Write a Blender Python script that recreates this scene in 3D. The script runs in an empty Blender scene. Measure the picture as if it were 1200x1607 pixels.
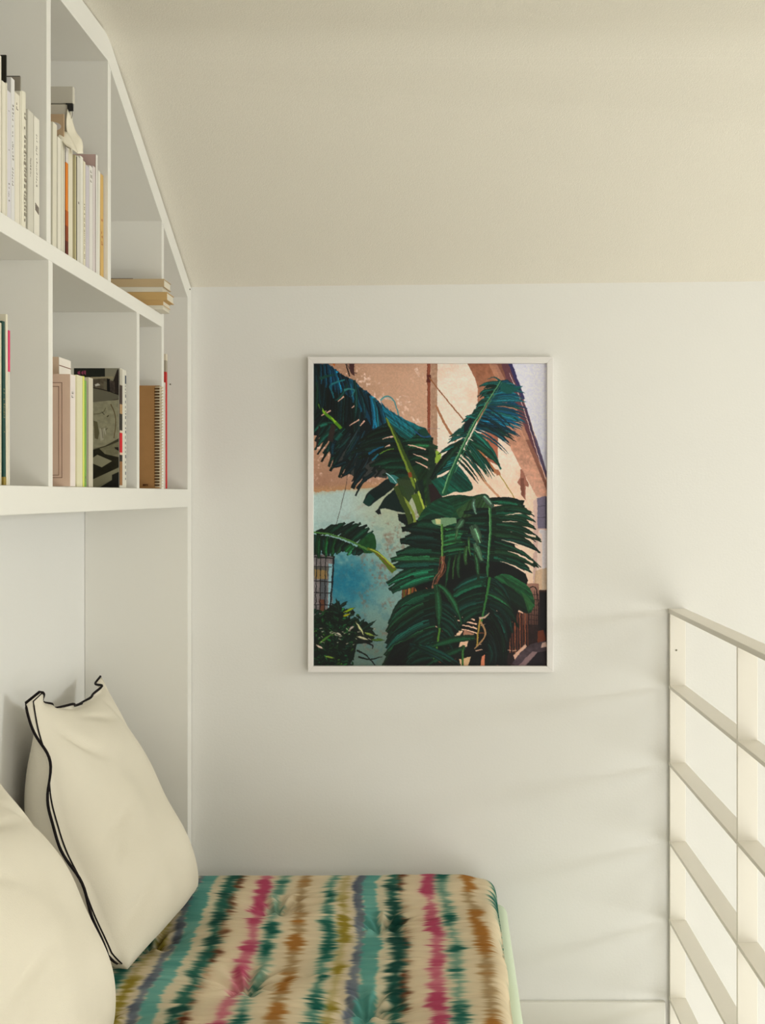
import bpy, bmesh, math, random
import numpy as np
from mathutils import Vector, Matrix

random.seed(7)
C = bpy.context.scene.collection
SC = bpy.context.scene

# ------------------------------------------------------------------ camera
F = 1987.0          # focal length in pixels of the 1200 px wide frame
CX, CY = 700.0, 777.0
cam_d = bpy.data.cameras.new('camera')
cam = bpy.data.objects.new('camera', cam_d); C.objects.link(cam)
cam.location = (0, 0, 0)
cam.rotation_euler = (math.radians(90), 0, 0)      # looks along +Y
cam_d.sensor_fit = 'HORIZONTAL'; cam_d.sensor_width = 36
cam_d.lens = F / 1200 * 36
cam_d.shift_x = (600 - CX) / 1200
cam_d.shift_y = -(803.5 - CY) / 1200
SC.camera = cam

# ------------------------------------------------------------------ world, lights, exposure
w = bpy.data.worlds.new('world'); SC.world = w; w.use_nodes = True
w.node_tree.nodes['Background'].inputs[0].default_value = (1.0, 0.98, 0.94, 1)
w.node_tree.nodes['Background'].inputs[1].default_value = 1.0

def area(name, loc, target, sx, sy, power, col):
    l = bpy.data.lights.new(name, 'AREA'); l.shape = 'RECTANGLE'; l.size = sx; l.size_y = sy
    l.energy = power; l.color = col
    o = bpy.data.objects.new(name, l); C.objects.link(o); o.location = loc
    d = Vector(target) - Vector(loc)
    o.rotation_euler = d.to_track_quat('-Z', 'Y').to_euler()
    return o
# daylight through the far side window (across the stairwell) and through the window behind the viewer
area('window_light_side', (5.93, 1.35, 0.32), (-0.5, 1.7, -0.3), 1.5, 0.62, 88, (0.92, 0.98, 1.0))
area('window_light_back', (2.3, -2.93, -0.35), (0.3, 3.2, 0.2), 2.4, 1.7, 17, (1.0, 0.985, 0.96))
area('fill_light_lower', (3.3, -2.93, -2.35), (3.3, -1.4, -3.9), 4.0, 2.0, 240, (0.97, 0.99, 1.0))  # added fill lamp: bounce from below for ceiling and wall, no real window
area('fill_light_top', (2.4, -0.4, 0.865), (2.4, -0.3, -1.5), 1.2, 1.4, 30, (0.96, 0.99, 1.0))  # added overhead fill for the rail tops, hung under an uncut ceiling
SC.view_settings.view_transform = 'Standard'
SC.view_settings.look = 'None'
SC.view_settings.gamma = 1.0
SC.view_settings.use_curve_mapping = False
SC.view_settings.exposure = 0.0

# ------------------------------------------------------------------ helpers
def lin(c):
    return tuple(((v / 255) / 12.92 if v / 255 <= 0.04045 else ((v / 255 + 0.055) / 1.055) ** 2.4) for v in c)

MATS = {}
def mat(name, rgb, rough=0.6, spec=0.3, bump=0.0, scale=60.0, var=0.0, vscale=3.0, metallic=0.0, stretch=None):
    if name in MATS: return MATS[name]
    m = bpy.data.materials.new(name); m.use_nodes = True
    nt = m.node_tree; b = nt.nodes['Principled BSDF']
    c = lin(rgb)
    b.inputs['Base Color'].default_value = (*c, 1)
    b.inputs['Roughness'].default_value = rough
    b.inputs['Specular IOR Level'].default_value = spec
    b.inputs['Metallic'].default_value = metallic
    tc = nt.nodes.new('ShaderNodeTexCoord'); mp = nt.nodes.new('ShaderNodeMapping')
    nt.links.new(tc.outputs['Object'], mp.inputs['Vector'])
    if stretch: mp.inputs['Scale'].default_value = stretch
    if var > 0:
        n = nt.nodes.new('ShaderNodeTexNoise'); n.inputs['Scale'].default_value = vscale
        n.inputs['Detail'].default_value = 4
        nt.links.new(mp.outputs['Vector'], n.inputs['Vector'])
        r = nt.nodes.new('ShaderNodeValToRGB')
        r.color_ramp.elements[0].position = 0.3; r.color_ramp.elements[1].position = 0.7
        r.color_ramp.elements[0].color = (*[v * (1 - var) for v in c], 1)
        r.color_ramp.elements[1].color = (*[min(1, v * (1 + var)) for v in c], 1)
        nt.links.new(n.outputs['Fac'], r.inputs['Fac']); nt.links.new(r.outputs['Color'], b.inputs['Base Color'])
    if bump > 0:
        n = nt.nodes.new('ShaderNodeTexNoise'); n.inputs['Scale'].default_value = scale
        n.inputs['Detail'].default_value = 3
        nt.links.new(mp.outputs['Vector'], n.inputs['Vector'])
        bp = nt.nodes.new('ShaderNodeBump'); bp.inputs['Strength'].default_value = bump
        bp.inputs['Distance'].default_value = 0.002
        nt.links.new(n.outputs['Fac'], bp.inputs['Height']); nt.links.new(bp.outputs['Normal'], b.inputs['Normal'])
    MATS[name] = m
    return m

def vcol_mat(name, rough=0.6, spec=0.2, bump=0.0, scale=800):
    m = bpy.data.materials.new(name); m.use_nodes = True
    nt = m.node_tree; b = nt.nodes['Principled BSDF']
    a = nt.nodes.new('ShaderNodeVertexColor'); a.layer_name = 'Col'
    nt.links.new(a.outputs['Color'], b.inputs['Base Color'])
    b.inputs['Roughness'].default_value = rough; b.inputs['Specular IOR Level'].default_value = spec
    if bump > 0:
        tc = nt.nodes.new('ShaderNodeTexCoord')
        n = nt.nodes.new('ShaderNodeTexNoise'); n.inputs['Scale'].default_value = scale
        nt.links.new(tc.outputs['Object'], n.inputs['Vector'])
        bp = nt.nodes.new('ShaderNodeBump'); bp.inputs['Strength'].default_value = bump; bp.inputs['Distance'].default_value = 0.001
        nt.links.new(n.outputs['Fac'], bp.inputs['Height']); nt.links.new(bp.outputs['Normal'], b.inputs['Normal'])
    return m

def link_mesh(name, me, m=None, parent=None):
    o = bpy.data.objects.new(name, me); C.objects.link(o)
    if m: me.materials.append(m)
    if parent: o.parent = parent
    return o

def obj(name, bm, m, parent=None, smooth=False, bevel=0.0):
    if bevel > 0:
        bmesh.ops.bevel(bm, geom=list(bm.edges), offset=bevel, segments=2, affect='EDGES', profile=0.5)
    bmesh.ops.recalc_face_normals(bm, faces=bm.faces)
    me = bpy.data.meshes.new(name); bm.to_mesh(me); bm.free()
    o = link_mesh(name, me, m, parent)
    if smooth:
        for p in me.polygons: p.use_smooth = True
    return o

def add_box(bm, x0, x1, y0, y1, z0, z1):
    vs = [bm.verts.new((x, y, z)) for x in (x0, x1) for y in (y0, y1) for z in (z0, z1)]
    for f in ((0, 1, 3, 2), (4, 6, 7, 5), (0, 4, 5, 1), (2, 3, 7, 6), (0, 2, 6, 4), (1, 5, 7, 3)):
        bm.faces.new([vs[i] for i in f])
    return vs

def box(name, x0, x1, y0, y1, z0, z1, m, parent=None, bevel=0.0):
    bm = bmesh.new(); add_box(bm, x0, x1, y0, y1, z0, z1)
    return obj(name, bm, m, parent, bevel=bevel)

def prism_x(bm, pts, x0, x1):
    """polygon in (y, z), extruded along x"""
    a = [bm.verts.new((x0, p[0], p[1])) for p in pts]; b = [bm.verts.new((x1, p[0], p[1])) for p in pts]
    bm.faces.new(a); bm.faces.new(b[::-1])
    for i in range(len(pts)):
        j = (i + 1) % len(pts); bm.faces.new([a[i], b[i], b[j], a[j]])

def tube(bm, pts, r, seg=8, closed=False, caps=True):
    pts = [Vector(p) for p in pts]; n = len(pts); rings = []
    up = Vector((0.13, 0.21, 0.97)).normalized()
    for i, p in enumerate(pts):
        if closed: t = pts[(i + 1) % n] - pts[i - 1]
        else: t = pts[min(i + 1, n - 1)] - pts[max(i - 1, 0)]
        t.normalize()
        a = t.cross(up)
        if a.length < 1e-4: a = t.cross(Vector((1, 0, 0)))
        a.normalize(); b = t.cross(a)
        rr = r[i] if isinstance(r, (list, tuple)) else r
        rings.append([bm.verts.new(p + (a * math.cos(k * 2 * math.pi / seg) + b * math.sin(k * 2 * math.pi / seg)) * rr) for k in range(seg)])
    for i in range(n if closed else n - 1):
        A, B = rings[i], rings[(i + 1) % n]
        for k in range(seg):
            bm.faces.new([A[k], A[(k + 1) % seg], B[(k + 1) % seg], B[k]])
    if not closed and caps:
        bm.faces.new(rings[0][::-1]); bm.faces.new(rings[-1])

def empty(name, loc):
    o = bpy.data.objects.new(name, None); C.objects.link(o); o.location = loc; o.empty_display_size = 0.05
    return o

def tag(o, label=None, cat=None, group=None, kind=None):
    if label: o['label'] = label
    if cat: o['category'] = cat
    if group: o['group'] = group
    if kind: o['kind'] = kind
    return o

def reparent(children, root):
    """children are built in world coordinates: keep them there under a root empty that is only translated"""
    for c in children:
        c.parent = root; c.location = Vector(c.location) - Vector(root.location)

def thing(name, loc, label, cat, group=None):
    return tag(empty(name, loc), label, cat, group)

class Under:
    """collect world-space parts and hang them under an empty"""
    def __init__(s, root): s.r = root
    def __call__(s, o):
        o.parent = s.r; o.location = Vector(o.location) - Vector(s.r.location); return o

def xw(px, Y): return (px - CX) / F * Y
def zw(py, Y): return (CY - py) / F * Y

# ------------------------------------------------------------------ materials
WALL = mat('wall_paint', (237, 235, 229), 0.85, 0.15, bump=0.12, scale=180, var=0.006)
CEIL = mat('ceiling_paper', (243, 237, 223), 0.9, 0.1, bump=0.4, scale=330, var=0.012, vscale=160)
FLOOR = mat('floor_paint', (224, 220, 210), 0.5, 0.3, bump=0.1, scale=30, var=0.02, stretch=(8, 1, 1))
SHELF = mat('shelf_lacquer', (238, 235, 226), 0.5, 0.3, bump=0.05, scale=90, var=0.004)
RAIL = mat('rail_paint', (240, 234, 221), 0.38, 0.4, bump=0.05, scale=60)
TRIM = mat('trim_paint', (235, 232, 222), 0.5, 0.3)

# ------------------------------------------------------------------ structure
XL, XR = -0.90, 6.0
YB, YF = -3.0, 3.2
ZF, ZL, ZC = -1.38, -3.9, 0.878
YK = 2.4144                       # where the flat ceiling meets the slope
ZW0, ZW1 = 0.525, 0.540           # top of the end wall: very slightly out of level
def struct(o): o['kind'] = 'structure'; return o

def zwall(x): return ZW0 + (ZW1 - ZW0) * (x + 0.644) / 1.45
bm = bmesh.new()
for (y0, y1) in ((YF, YF + 0.12),):
    prof = [(XL - 0.12, ZL - 0.1), (XR + 0.12, ZL - 0.1), (XR + 0.12, zwall(XR) + 0.02), (XL - 0.12, zwall(XL) + 0.02)]
    a = [bm.verts.new((p[0], y0, p[1])) for p in prof]; b = [bm.verts.new((p[0], y1, p[1])) for p in prof]
    bm.faces.new(a); bm.faces.new(b[::-1])
    for i in range(4): bm.faces.new([a[i], b[i], b[(i + 1) % 4], a[(i + 1) % 4]])
struct(obj('wall_back', bm, WALL))
# ceiling: flat part and slope in one skin with thickness
bm = bmesh.new()
def cz(x, k): return zwall(x) if k else ZC
RB = 0.055
def cprof(x):
    e = zwall(x); sl = (e - ZC) / (YF - YK); out = [(YB - 0.12, ZC), (YK - RB - 0.02, ZC)]
    for k in range(25):
        t = k / 24; out.append((YK - RB + 2 * RB * t, (1 - t) ** 2 * ZC + 2 * t * (1 - t) * ZC + t * t * (ZC + sl * RB)))
    return out + [(YK + RB + 0.02, ZC + sl * (RB + 0.02)), (YF + 0.001, e)]
xs = [XL - 0.12, XR + 0.12]; pa, pb_ = cprof(xs[0]), cprof(xs[1]); NR = len(pa)
low = [[bm.verts.new((xs[0], *pa[i])), bm.verts.new((xs[1], *pb_[i]))] for i in range(NR)]
top = [[bm.verts.new((v.co.x, v.co.y, v.co.z + 0.15)) for v in r] for r in low]
for i in range(NR - 1):
    bm.faces.new([low[i][0], low[i][1], low[i + 1][1], low[i + 1][0]])
    bm.faces.new([top[i][0], top[i + 1][0], top[i + 1][1], top[i][1]])
    for s in (0, 1): bm.faces.new([low[i][s], low[i + 1][s], top[i + 1][s], top[i][s]])
bm.faces.new([low[0][0], low[0][1], top[0][1], top[0][0]]); bm.faces.new([low[-1][0], low[-1][1], top[-1][1], top[-1][0]])
struct(obj('ceiling', bm, CEIL))
# left wall
struct(box('wall_left', XL - 0.12, XL, YB - 0.12, YF + 0.12, ZL - 0.1, ZC + 0.1, WALL))
# loft floor, its edge over the stairwell, and the storey below
XE = 0.5515
struct(box('floor', XL, XE, YB, YF, ZF - 0.22, ZF, FLOOR))
struct(box('floor_lower', XL, XR, YB, YF, ZL - 0.1, ZL, FLOOR))
bm = bmesh.new()
# right wall with its window opening
WY0, WY1, WZ0, WZ1 = 0.55, 2.15, -0.05, 0.70
add_box(bm, XR, XR + 0.12, YB - 0.12, WY0, ZL - 0.1, ZC + 0.1); add_box(bm, XR, XR + 0.12, WY1, YF + 0.12, ZL - 0.1, ZC + 0.1)
add_box(bm, XR, XR + 0.12, WY0, WY1, ZL - 0.1, WZ0); add_box(bm, XR, XR + 0.12, WY0, WY1, WZ1, ZC + 0.1)
struct(obj('wall_right', bm, WALL))
bm = bmesh.new()
BX0, BX1, BZ0, BZ1 = 1.0, 3.6, -1.25, 0.6
add_box(bm, XL - 0.12, BX0, YB - 0.12, YB, ZL - 0.1, ZC + 0.1); add_box(bm, BX1, XR + 0.12, YB - 0.12, YB, ZL - 0.1, ZC + 0.1)
add_box(bm, BX0, BX1, YB - 0.12, YB, ZL - 0.1, BZ0); add_box(bm, BX0, BX1, YB - 0.12, YB, BZ1, ZC + 0.1)
struct(obj('wall_front', bm, WALL))
bm = bmesh.new()
for a, b_, c, d in ((WY0, WY1, WZ0, WZ0 + 0.04), (WY0, WY1, WZ1 - 0.04, WZ1), (WY0, WY0 + 0.04, WZ0, WZ1), (WY1 - 0.04, WY1, WZ0, WZ1)):
    add_box(bm, XR + 0.02, XR + 0.07, a, b_, c, d)
struct(obj('window_1', bm, TRIM))
bm = bmesh.new()
for a, b_, c, d in ((BX0, BX1, BZ0, BZ0 + 0.05), (BX0, BX1, BZ1 - 0.05, BZ1), (BX0, BX0 + 0.05, BZ0, BZ1), (BX1 - 0.05, BX1, BZ0, BZ1)):
    add_box(bm, a, b_, YB - 0.08, YB - 0.03, c, d)
struct(obj('window_2', bm, TRIM))
bm = bmesh.new()
for a, b_, c, d in ((1.76, 3.04, -1.14, -1.10), (1.76, 3.04, 0.30, 0.34), (1.76, 1.80, -1.10, 0.30), (3.0, 3.04, -1.10, 0.30)): add_box(bm, a, b_, c, d, 0.85, 0.877)
struct(obj('fill_frame_top', bm, TRIM))  # invented frame around the overhead fill lamp; the ceiling has no opening
bm = bmesh.new()
for a, b_, c, d in ((1.24, 5.36, -3.41, -3.36), (1.24, 5.36, -1.34, -1.29), (1.24, 1.29, -3.36, -1.34), (5.31, 5.36, -3.36, -1.34)): add_box(bm, a, b_, YB + 0.002, YB + 0.05, c, d)
struct(obj('fill_frame_lower', bm, TRIM))  # made-up frame around the lower fill lamp; the wall behind is closed
# baseboard on the end wall, from under the bed to the railing
bm = bmesh.new(); add_box(bm, XL + 0.001, XE, YF - 0.014, YF - 0.0005, ZF + 0.0005, zw(1573, YF - 0.014))
struct(obj('baseboard_back', bm, TRIM, bevel=0.002))

# ------------------------------------------------------------------ bookshelf
XS = -0.644                      # front plane of the shelving
shelf = thing('bookshelf', (XS, 2.2, 0), 'tall built-in white bookshelf filling the left wall under the sloping ceiling', 'bookshelf')
S = Under(shelf)
YN = 1.0                         # near end, outside the frame
M1, M0 = 0.4095, 0.381           # middle board
L1, L0 = 0.0143, -0.0295         # lower board
SLI = (0.615 - 0.828) / (2.882 - 2.410)
def inner_top(y): return 0.827 if y <= 2.412 else 0.827 + SLI * (y - 2.412)
bv = 0.0012
S(box('shelf_board', XL + 0.012, XS, YN + 0.022, 2.869, M0, M1, SHELF, bevel=bv))
S(box('shelf_board', XL + 0.001, XS + 0.001, YN + 0.022, 3.152, L0, L1, SHELF, bevel=bv))
bm = bmesh.new()
prism_x(bm, [(YN, 0.827), (2.412, 0.827), (3.152, inner_top(3.152)), (3.199, 0.4), (3.199, 0.5215), (YK - 0.001, ZC - 0.002), (YN, ZC - 0.002)], XL + 0.001, XS)
S(obj('top_panel', bm, SHELF))
bm = bmesh.new(); prism_x(bm, [(3.152, -1.379), (3.199, -1.379), (3.199, 0.3995), (3.152, inner_top(3.152) - 0.0004)], XL + 0.001, XS + 0.0004)
S(obj('end_panel', bm, SHELF))
bm = bmesh.new(); add_box(bm, XL + 0.001, XS, YN, YN + 0.022, ZF + 0.001, 0.8265); S(obj('end_panel', bm, SHELF))
bm = bmesh.new(); prism_x(bm, [(YN + 0.022, L1), (3.152, L1), (3.152, inner_top(3.152)), (2.412, 0.8268), (YN + 0.022, 0.8268)], XL + 0.001, XL + 0.012)
S(obj('back_panel', bm, SHELF))
def divider(y0, y1, z0, z1=None):
    bm = bmesh.new()
    if z1 is None: pts = [(y0, z0), (y1, z0), (y1, inner_top(y1)), (y0, inner_top(y0))]
    else: pts = [(y0, z0), (y1, z0), (y1, z1), (y0, z1)]
    prism_x(bm, pts, XL + 0.012, XS - 0.0005); S(obj('divider', bm, SHELF))
divider(2.869, 2.891, L1)
divider(2.412, 2.434, M1); divider(2.042, 2.064, M1); divider(1.60, 1.622, M1)
divider(2.638, 2.660, L1, M0); divider(2.052, 2.074, L1, M0); divider(1.60, 1.622, L1, M0)
SCREW = mat('screw_metal', (120, 115, 95), 0.4, 0.5, metallic=0.6)
def screw(x, y, z, axis, r, up):
    bm = bmesh.new()
    bmesh.ops.create_cone(bm, cap_ends=True, segments=16, radius1=r, radius2=r * 0.8, depth=0.0015)
    bmesh.ops.create_cone(bm, cap_ends=True, segments=6, radius1=r * 0.45, radius2=r * 0.45, depth=0.0019)
    rot = Matrix.Rotation(math.pi / 2, 4, 'Y' if axis == 'x' else 'X')
    bmesh.ops.transform(bm, matrix=Matrix.Translation((x, y, z)) @ rot, verts=bm.verts)
    return up(obj('screw', bm, SCREW))
screw(XS + 0.0012, 3.178, zw(454, 3.178), 'x', 0.0022, S)
screw(xw(267, 3.1515), 3.1513, zw(603, 3.1515), 'y', 0.0018, S)

# ------------------------------------------------------------------ railing
rail = thing('stair_railing', (0.58, 3.18, -1.4), 'cream painted flat-bar metal railing beside the stairwell, fixed to the end wall', 'railing')
R = Under(rail)
YW = 3.19
def shear(o):
    for v in o.data.vertices:
        d = YW - v.co.y; v.co.x += 0.003 * d; v.co.z += 0.005 * d
    return o
RX0, RX1 = xw(1050, YW), xw(1074.5, YW)
def rbox(name, *a, bevel=0.0012):
    o = R(box(name, *a, RAIL, bevel=bevel)); return shear(o)
zt = zw(955.5, YW)
rbox('handrail', RX0 - 0.0008, RX1 + 0.0025, 0.2, YF - 0.001, zt - 0.012, zt)
for yy in (1081, 1202.5, 1325.5, 1448.5, 1571):
    z = zw(yy, YW)
    rbox('crossbar', RX0 - 0.0004, RX1 + 0.0025, 0.2, YF - 0.001, z - 0.0, z + 0.0085)
posts = [YW, 2.461, 1.73, 1.0, 0.27]
for i, y in enumerate(posts):
    rbox('post', RX0 + 0.0006, RX1 + 0.001, y - 0.004, y + 0.004, -1.60, zt - 0.0115)
sc = screw(xw(1061, YW - 0.0045), YW - 0.0046, zw(1020, YW), 'y', 0.0026, R)
# mounting strip down the floor edge
rbox('mounting_plate', XE + 0.001, RX0 + 0.0002, 0.2, YF - 0.002, -1.60, -1.40)

# ------------------------------------------------------------------ raster painter for flat prints
rng = np.random.RandomState(11)
def vnoise(h, w, cell, seed, octaves=3):
    r = np.random.RandomState(seed); out = np.zeros((h, w)); amp = 1.0; tot = 0
    for o in range(octaves):
        c = max(1.5, cell / 2 ** o); gh, gw = int(h / c) + 3, int(w / c) + 3
        g = r.rand(gh, gw); y = np.arange(h) / c; x = np.arange(w) / c
        yi = y.astype(int); xi = x.astype(int); fy = (y - yi)[:, None]; fx = (x - xi)[None, :]
        fy = fy * fy * (3 - 2 * fy); fx = fx * fx * (3 - 2 * fx)
        a = g[yi][:, xi]; b = g[yi][:, xi + 1]; c2 = g[yi + 1][:, xi]; d = g[yi + 1][:, xi + 1]
        out += amp * ((a * (1 - fx) + b * fx) * (1 - fy) + (c2 * (1 - fx) + d * fx) * fy); tot += amp; amp *= 0.55
    return out / tot

class Canvas:
    def __init__(s, x0, y0, x1, y1, S, base):
        s.x0, s.y0, s.S = x0, y0, S
        s.w, s.h = int(round((x1 - x0) * S)), int(round((y1 - y0) * S))
        s.a = np.zeros((s.h, s.w, 3)); s.a[:] = base
        s.X = x0 + (np.arange(s.w) + 0.5) / S; s.Y = y0 + (np.arange(s.h) + 0.5) / S
    def mask(s, pts):
        p = np.array(pts, float)
        i0 = max(0, int((p[:, 0].min() - s.x0) * s.S)); i1 = min(s.w, int((p[:, 0].max() - s.x0) * s.S) + 2)
        j0 = max(0, int((p[:, 1].min() - s.y0) * s.S)); j1 = min(s.h, int((p[:, 1].max() - s.y0) * s.S) + 2)
        if i1 <= i0 or j1 <= j0: return None
        X = s.X[i0:i1][None, :]; Y = s.Y[j0:j1][:, None]
        m = np.zeros((j1 - j0, i1 - i0), bool); n = len(p)
        for k in range(n):
            xa, ya = p[k]; xb, yb = p[(k + 1) % n]
            if ya == yb: continue
            c = ((ya > Y) != (yb > Y)); m ^= c & (X < (xb - xa) * (Y - ya) / (yb - ya) + xa)
        return m, i0, i1, j0, j1
    def poly(s, pts, col, alpha=1.0, col2=None, noise=0.0, horiz=False):
        r = s.mask(pts)
        if r is None: return
        m, i0, i1, j0, j1 = r
        c = np.array(col, float)
        if col2 is not None:
            n = m.shape[1] if horiz else m.shape[0]
            t = np.linspace(0, 1, n)
            t = t[None, :, None] if horiz else t[:, None, None]
            c = c * (1 - t) + np.array(col2, float) * t
        sub = s.a[j0:j1, i0:i1]
        c = np.broadcast_to(c, sub.shape)
        if noise: c = c * (1 + noise * (vnoise(sub.shape[0], sub.shape[1], 5 * s.S, rng.randint(9999))[:, :, None] - 0.5) * 2)
        mm = m[:, :, None] * alpha
        s.a[j0:j1, i0:i1] = sub * (1 - mm) + c * mm
    def blob(s, pts, col, alpha=1.0, col2=None, noise=0.15, ribs=0, rdir=(1, 0.2), rc=0.7):
        p = np.array(pts, float); q = spline(np.vstack([p, p[:1]]), 60)
        s.poly(q, col, alpha, col2, noise)
        if ribs:
            r = s.mask(q)
            if r is None: return
            m, i0, i1, j0, j1 = r; X = s.X[i0:i1][None, :]; Y = s.Y[j0:j1][:, None]
            d = np.array(rdir, float); d /= np.hypot(*d); u = (-d[1] * X + d[0] * Y) + 0.006 * (d[0] * X + d[1] * Y) ** 2 * 0
            t = vnoise(1, 4000, 3, rng.randint(9999), 2)[0]; k = ((u - u.min()) * ribs * 3).astype(int) % 4000
            f = (1 + (t[k] - 0.5) * rc)[:, :, None]; mm = m[:, :, None]
            s.a[j0:j1, i0:i1] = np.where(mm, s.a[j0:j1, i0:i1] * f, s.a[j0:j1, i0:i1])
    def stroke(s, pts, w0, w1, col, alpha=1.0, n=14, smooth=True):
        P = spline(pts, n) if smooth and len(pts) > 2 else np.array(pts, float)
        T = np.gradient(P, axis=0); L = np.hypot(T[:, 0], T[:, 1]) + 1e-9
        N = np.stack([-T[:, 1] / L, T[:, 0] / L], 1)
        w = np.linspace(w0, w1, len(P))[:, None] / 2
        s.poly(np.vstack([P + N * w, (P - N * w)[::-1]]), col, alpha)
    edge = 0.42
    def blade(s, a, c, b, w, col, end=0.1, streak=0.35, wbase=0.75):
        """a leaf strip: quadratic bezier a-c-b, widest in the middle, with a lit and a shaded long side"""
        t = np.linspace(0, 1, 11)[:, None]; a, b, c = (np.array(v, float) for v in (a, b, c))
        P = (1 - t) ** 2 * a + 2 * t * (1 - t) * c + t * t * b
        T = np.gradient(P, axis=0); L = np.hypot(T[:, 0], T[:, 1]) + 1e-9
        N = np.stack([-T[:, 1] / L, T[:, 0] / L], 1)
        tt = t[:, 0]
        prof = (wbase + (1 - wbase) * np.sin(np.pi * np.minimum(1, tt * 1.2) / 1.2)) * np.clip((1 - tt) / 0.35, end, 1) ** 0.8
        W = (prof * w / 2)[:, None]; col = np.array(col, float)
        s.poly(np.vstack([P + N * W, (P - N * W)[::-1]]), np.clip(col * s.edge, 0, 255))
        nb = 3 if w < 5 else 5 if w < 9 else 7; e = -0.86
        for k in range(nb):
            e2 = e + 1.78 / nb * rng.uniform(0.75, 1.1); q = (k + 0.5) / nb
            f = (0.62 + (1 + streak - 0.62) * math.exp(-((q - 0.62) / 0.26) ** 2)) * rng.uniform(0.8, 1.15)
            i0 = rng.randint(0, 3); i1 = 11 - rng.randint(0, 3)
            s.poly(np.vstack([(P - N * W * e)[i0:i1], (P - N * W * (e2 - 0.05))[i0:i1][::-1]]), np.clip(col * f + (3 if f > 1 else 0), 0, 255), 0.9)
            e = e2
    def fan(s, rib, tips, n, w, cols, bow=(0, 0), jit=3.0, end=0.1, order=1, streak=0.35, skip=0.0):
        A = spline(rib, 40); B = spline(tips, 40)
        ks = range(n) if order > 0 else range(n - 1, -1, -1)
        for k in ks:
            if rng.rand() < skip: continue
            t = (k + 0.5) / n; i = t * (len(A) - 1); j = t * (len(B) - 1)
            a = ip(A, i); b = ip(B, j) + rng.randn(2) * jit
            m = (a + b) / 2 + np.array(bow) * (0.8 + 0.4 * rng.rand())
            if k % 3 == 0 or not hasattr(s, 'grp'): s.grp = rng.uniform(0.75, 1.35)
            c = (cols[0] + (cols[1] - cols[0]) * rng.rand() if len(cols) == 2 else cols[rng.randint(len(cols))]) * s.grp
            s.blade(a, m, b, w * (0.75 + 0.5 * rng.rand()), c * (0.8 + 0.4 * rng.rand()), end, streak)
    def down(s, f):
        h, w = s.h // f * f, s.w // f * f
        return s.a[:h, :w].reshape(h // f, f, w // f, f, 3).mean((1, 3))

def ip(P, i):
    k = int(i); k2 = min(k + 1, len(P) - 1); f = i - k
    return P[k] * (1 - f) + P[k2] * f
def spline(pts, n):
    p = np.array(pts, float)
    if len(p) == 2: return p[0] + (p[1] - p[0]) * np.linspace(0, 1, n)[:, None]
    q = np.vstack([2 * p[0] - p[1], p, 2 * p[-1] - p[-2]]); out = []
    m = len(p) - 1
    for u in np.linspace(0, m - 1e-6, n):
        k = int(u); t = u - k; a, b, c, d = q[k:k + 4]
        out.append(0.5 * (2 * b + (c - a) * t + (2 * a - 5 * b + 4 * c - d) * t * t + (3 * b - a - 3 * c + d) * t ** 3))
    return np.array(out)

def grid_mesh(name, P, cols, m, parent=None, smooth=True):
    """P: (h, w, 3) positions, cols: (h, w, 3) sRGB 0..255"""
    h, w = P.shape[:2]
    me = bpy.data.meshes.new(name)
    me.vertices.add(h * w); me.vertices.foreach_set('co', P.reshape(-1).astype(np.float32))
    idx = np.arange(h * w).reshape(h, w)
    q = np.stack([idx[:-1, :-1], idx[:-1, 1:], idx[1:, 1:], idx[1:, :-1]], -1).reshape(-1, 4)
    me.loops.add(q.size); me.loops.foreach_set('vertex_index', q.reshape(-1).astype(np.int32))
    me.polygons.add(len(q)); me.polygons.foreach_set('loop_start', (np.arange(len(q)) * 4).astype(np.int32))
    me.polygons.foreach_set('use_smooth', np.full(len(q), smooth))
    me.update(); me.validate()
    if cols is not None:
        c = cols.reshape(-1, 3) / 255.0
        c = np.where(c <= 0.04045, c / 12.92, ((np.clip(c, 0, 1) + 0.055) / 1.055) ** 2.4)
        ca = me.color_attributes.new('Col', 'FLOAT_COLOR', 'POINT')
        ca.data.foreach_set('color', np.hstack([c, np.ones((len(c), 1))]).reshape(-1).astype(np.float32))
    return link_mesh(name, me, m, parent)

def A3(*c): return np.array(c, float)

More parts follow.
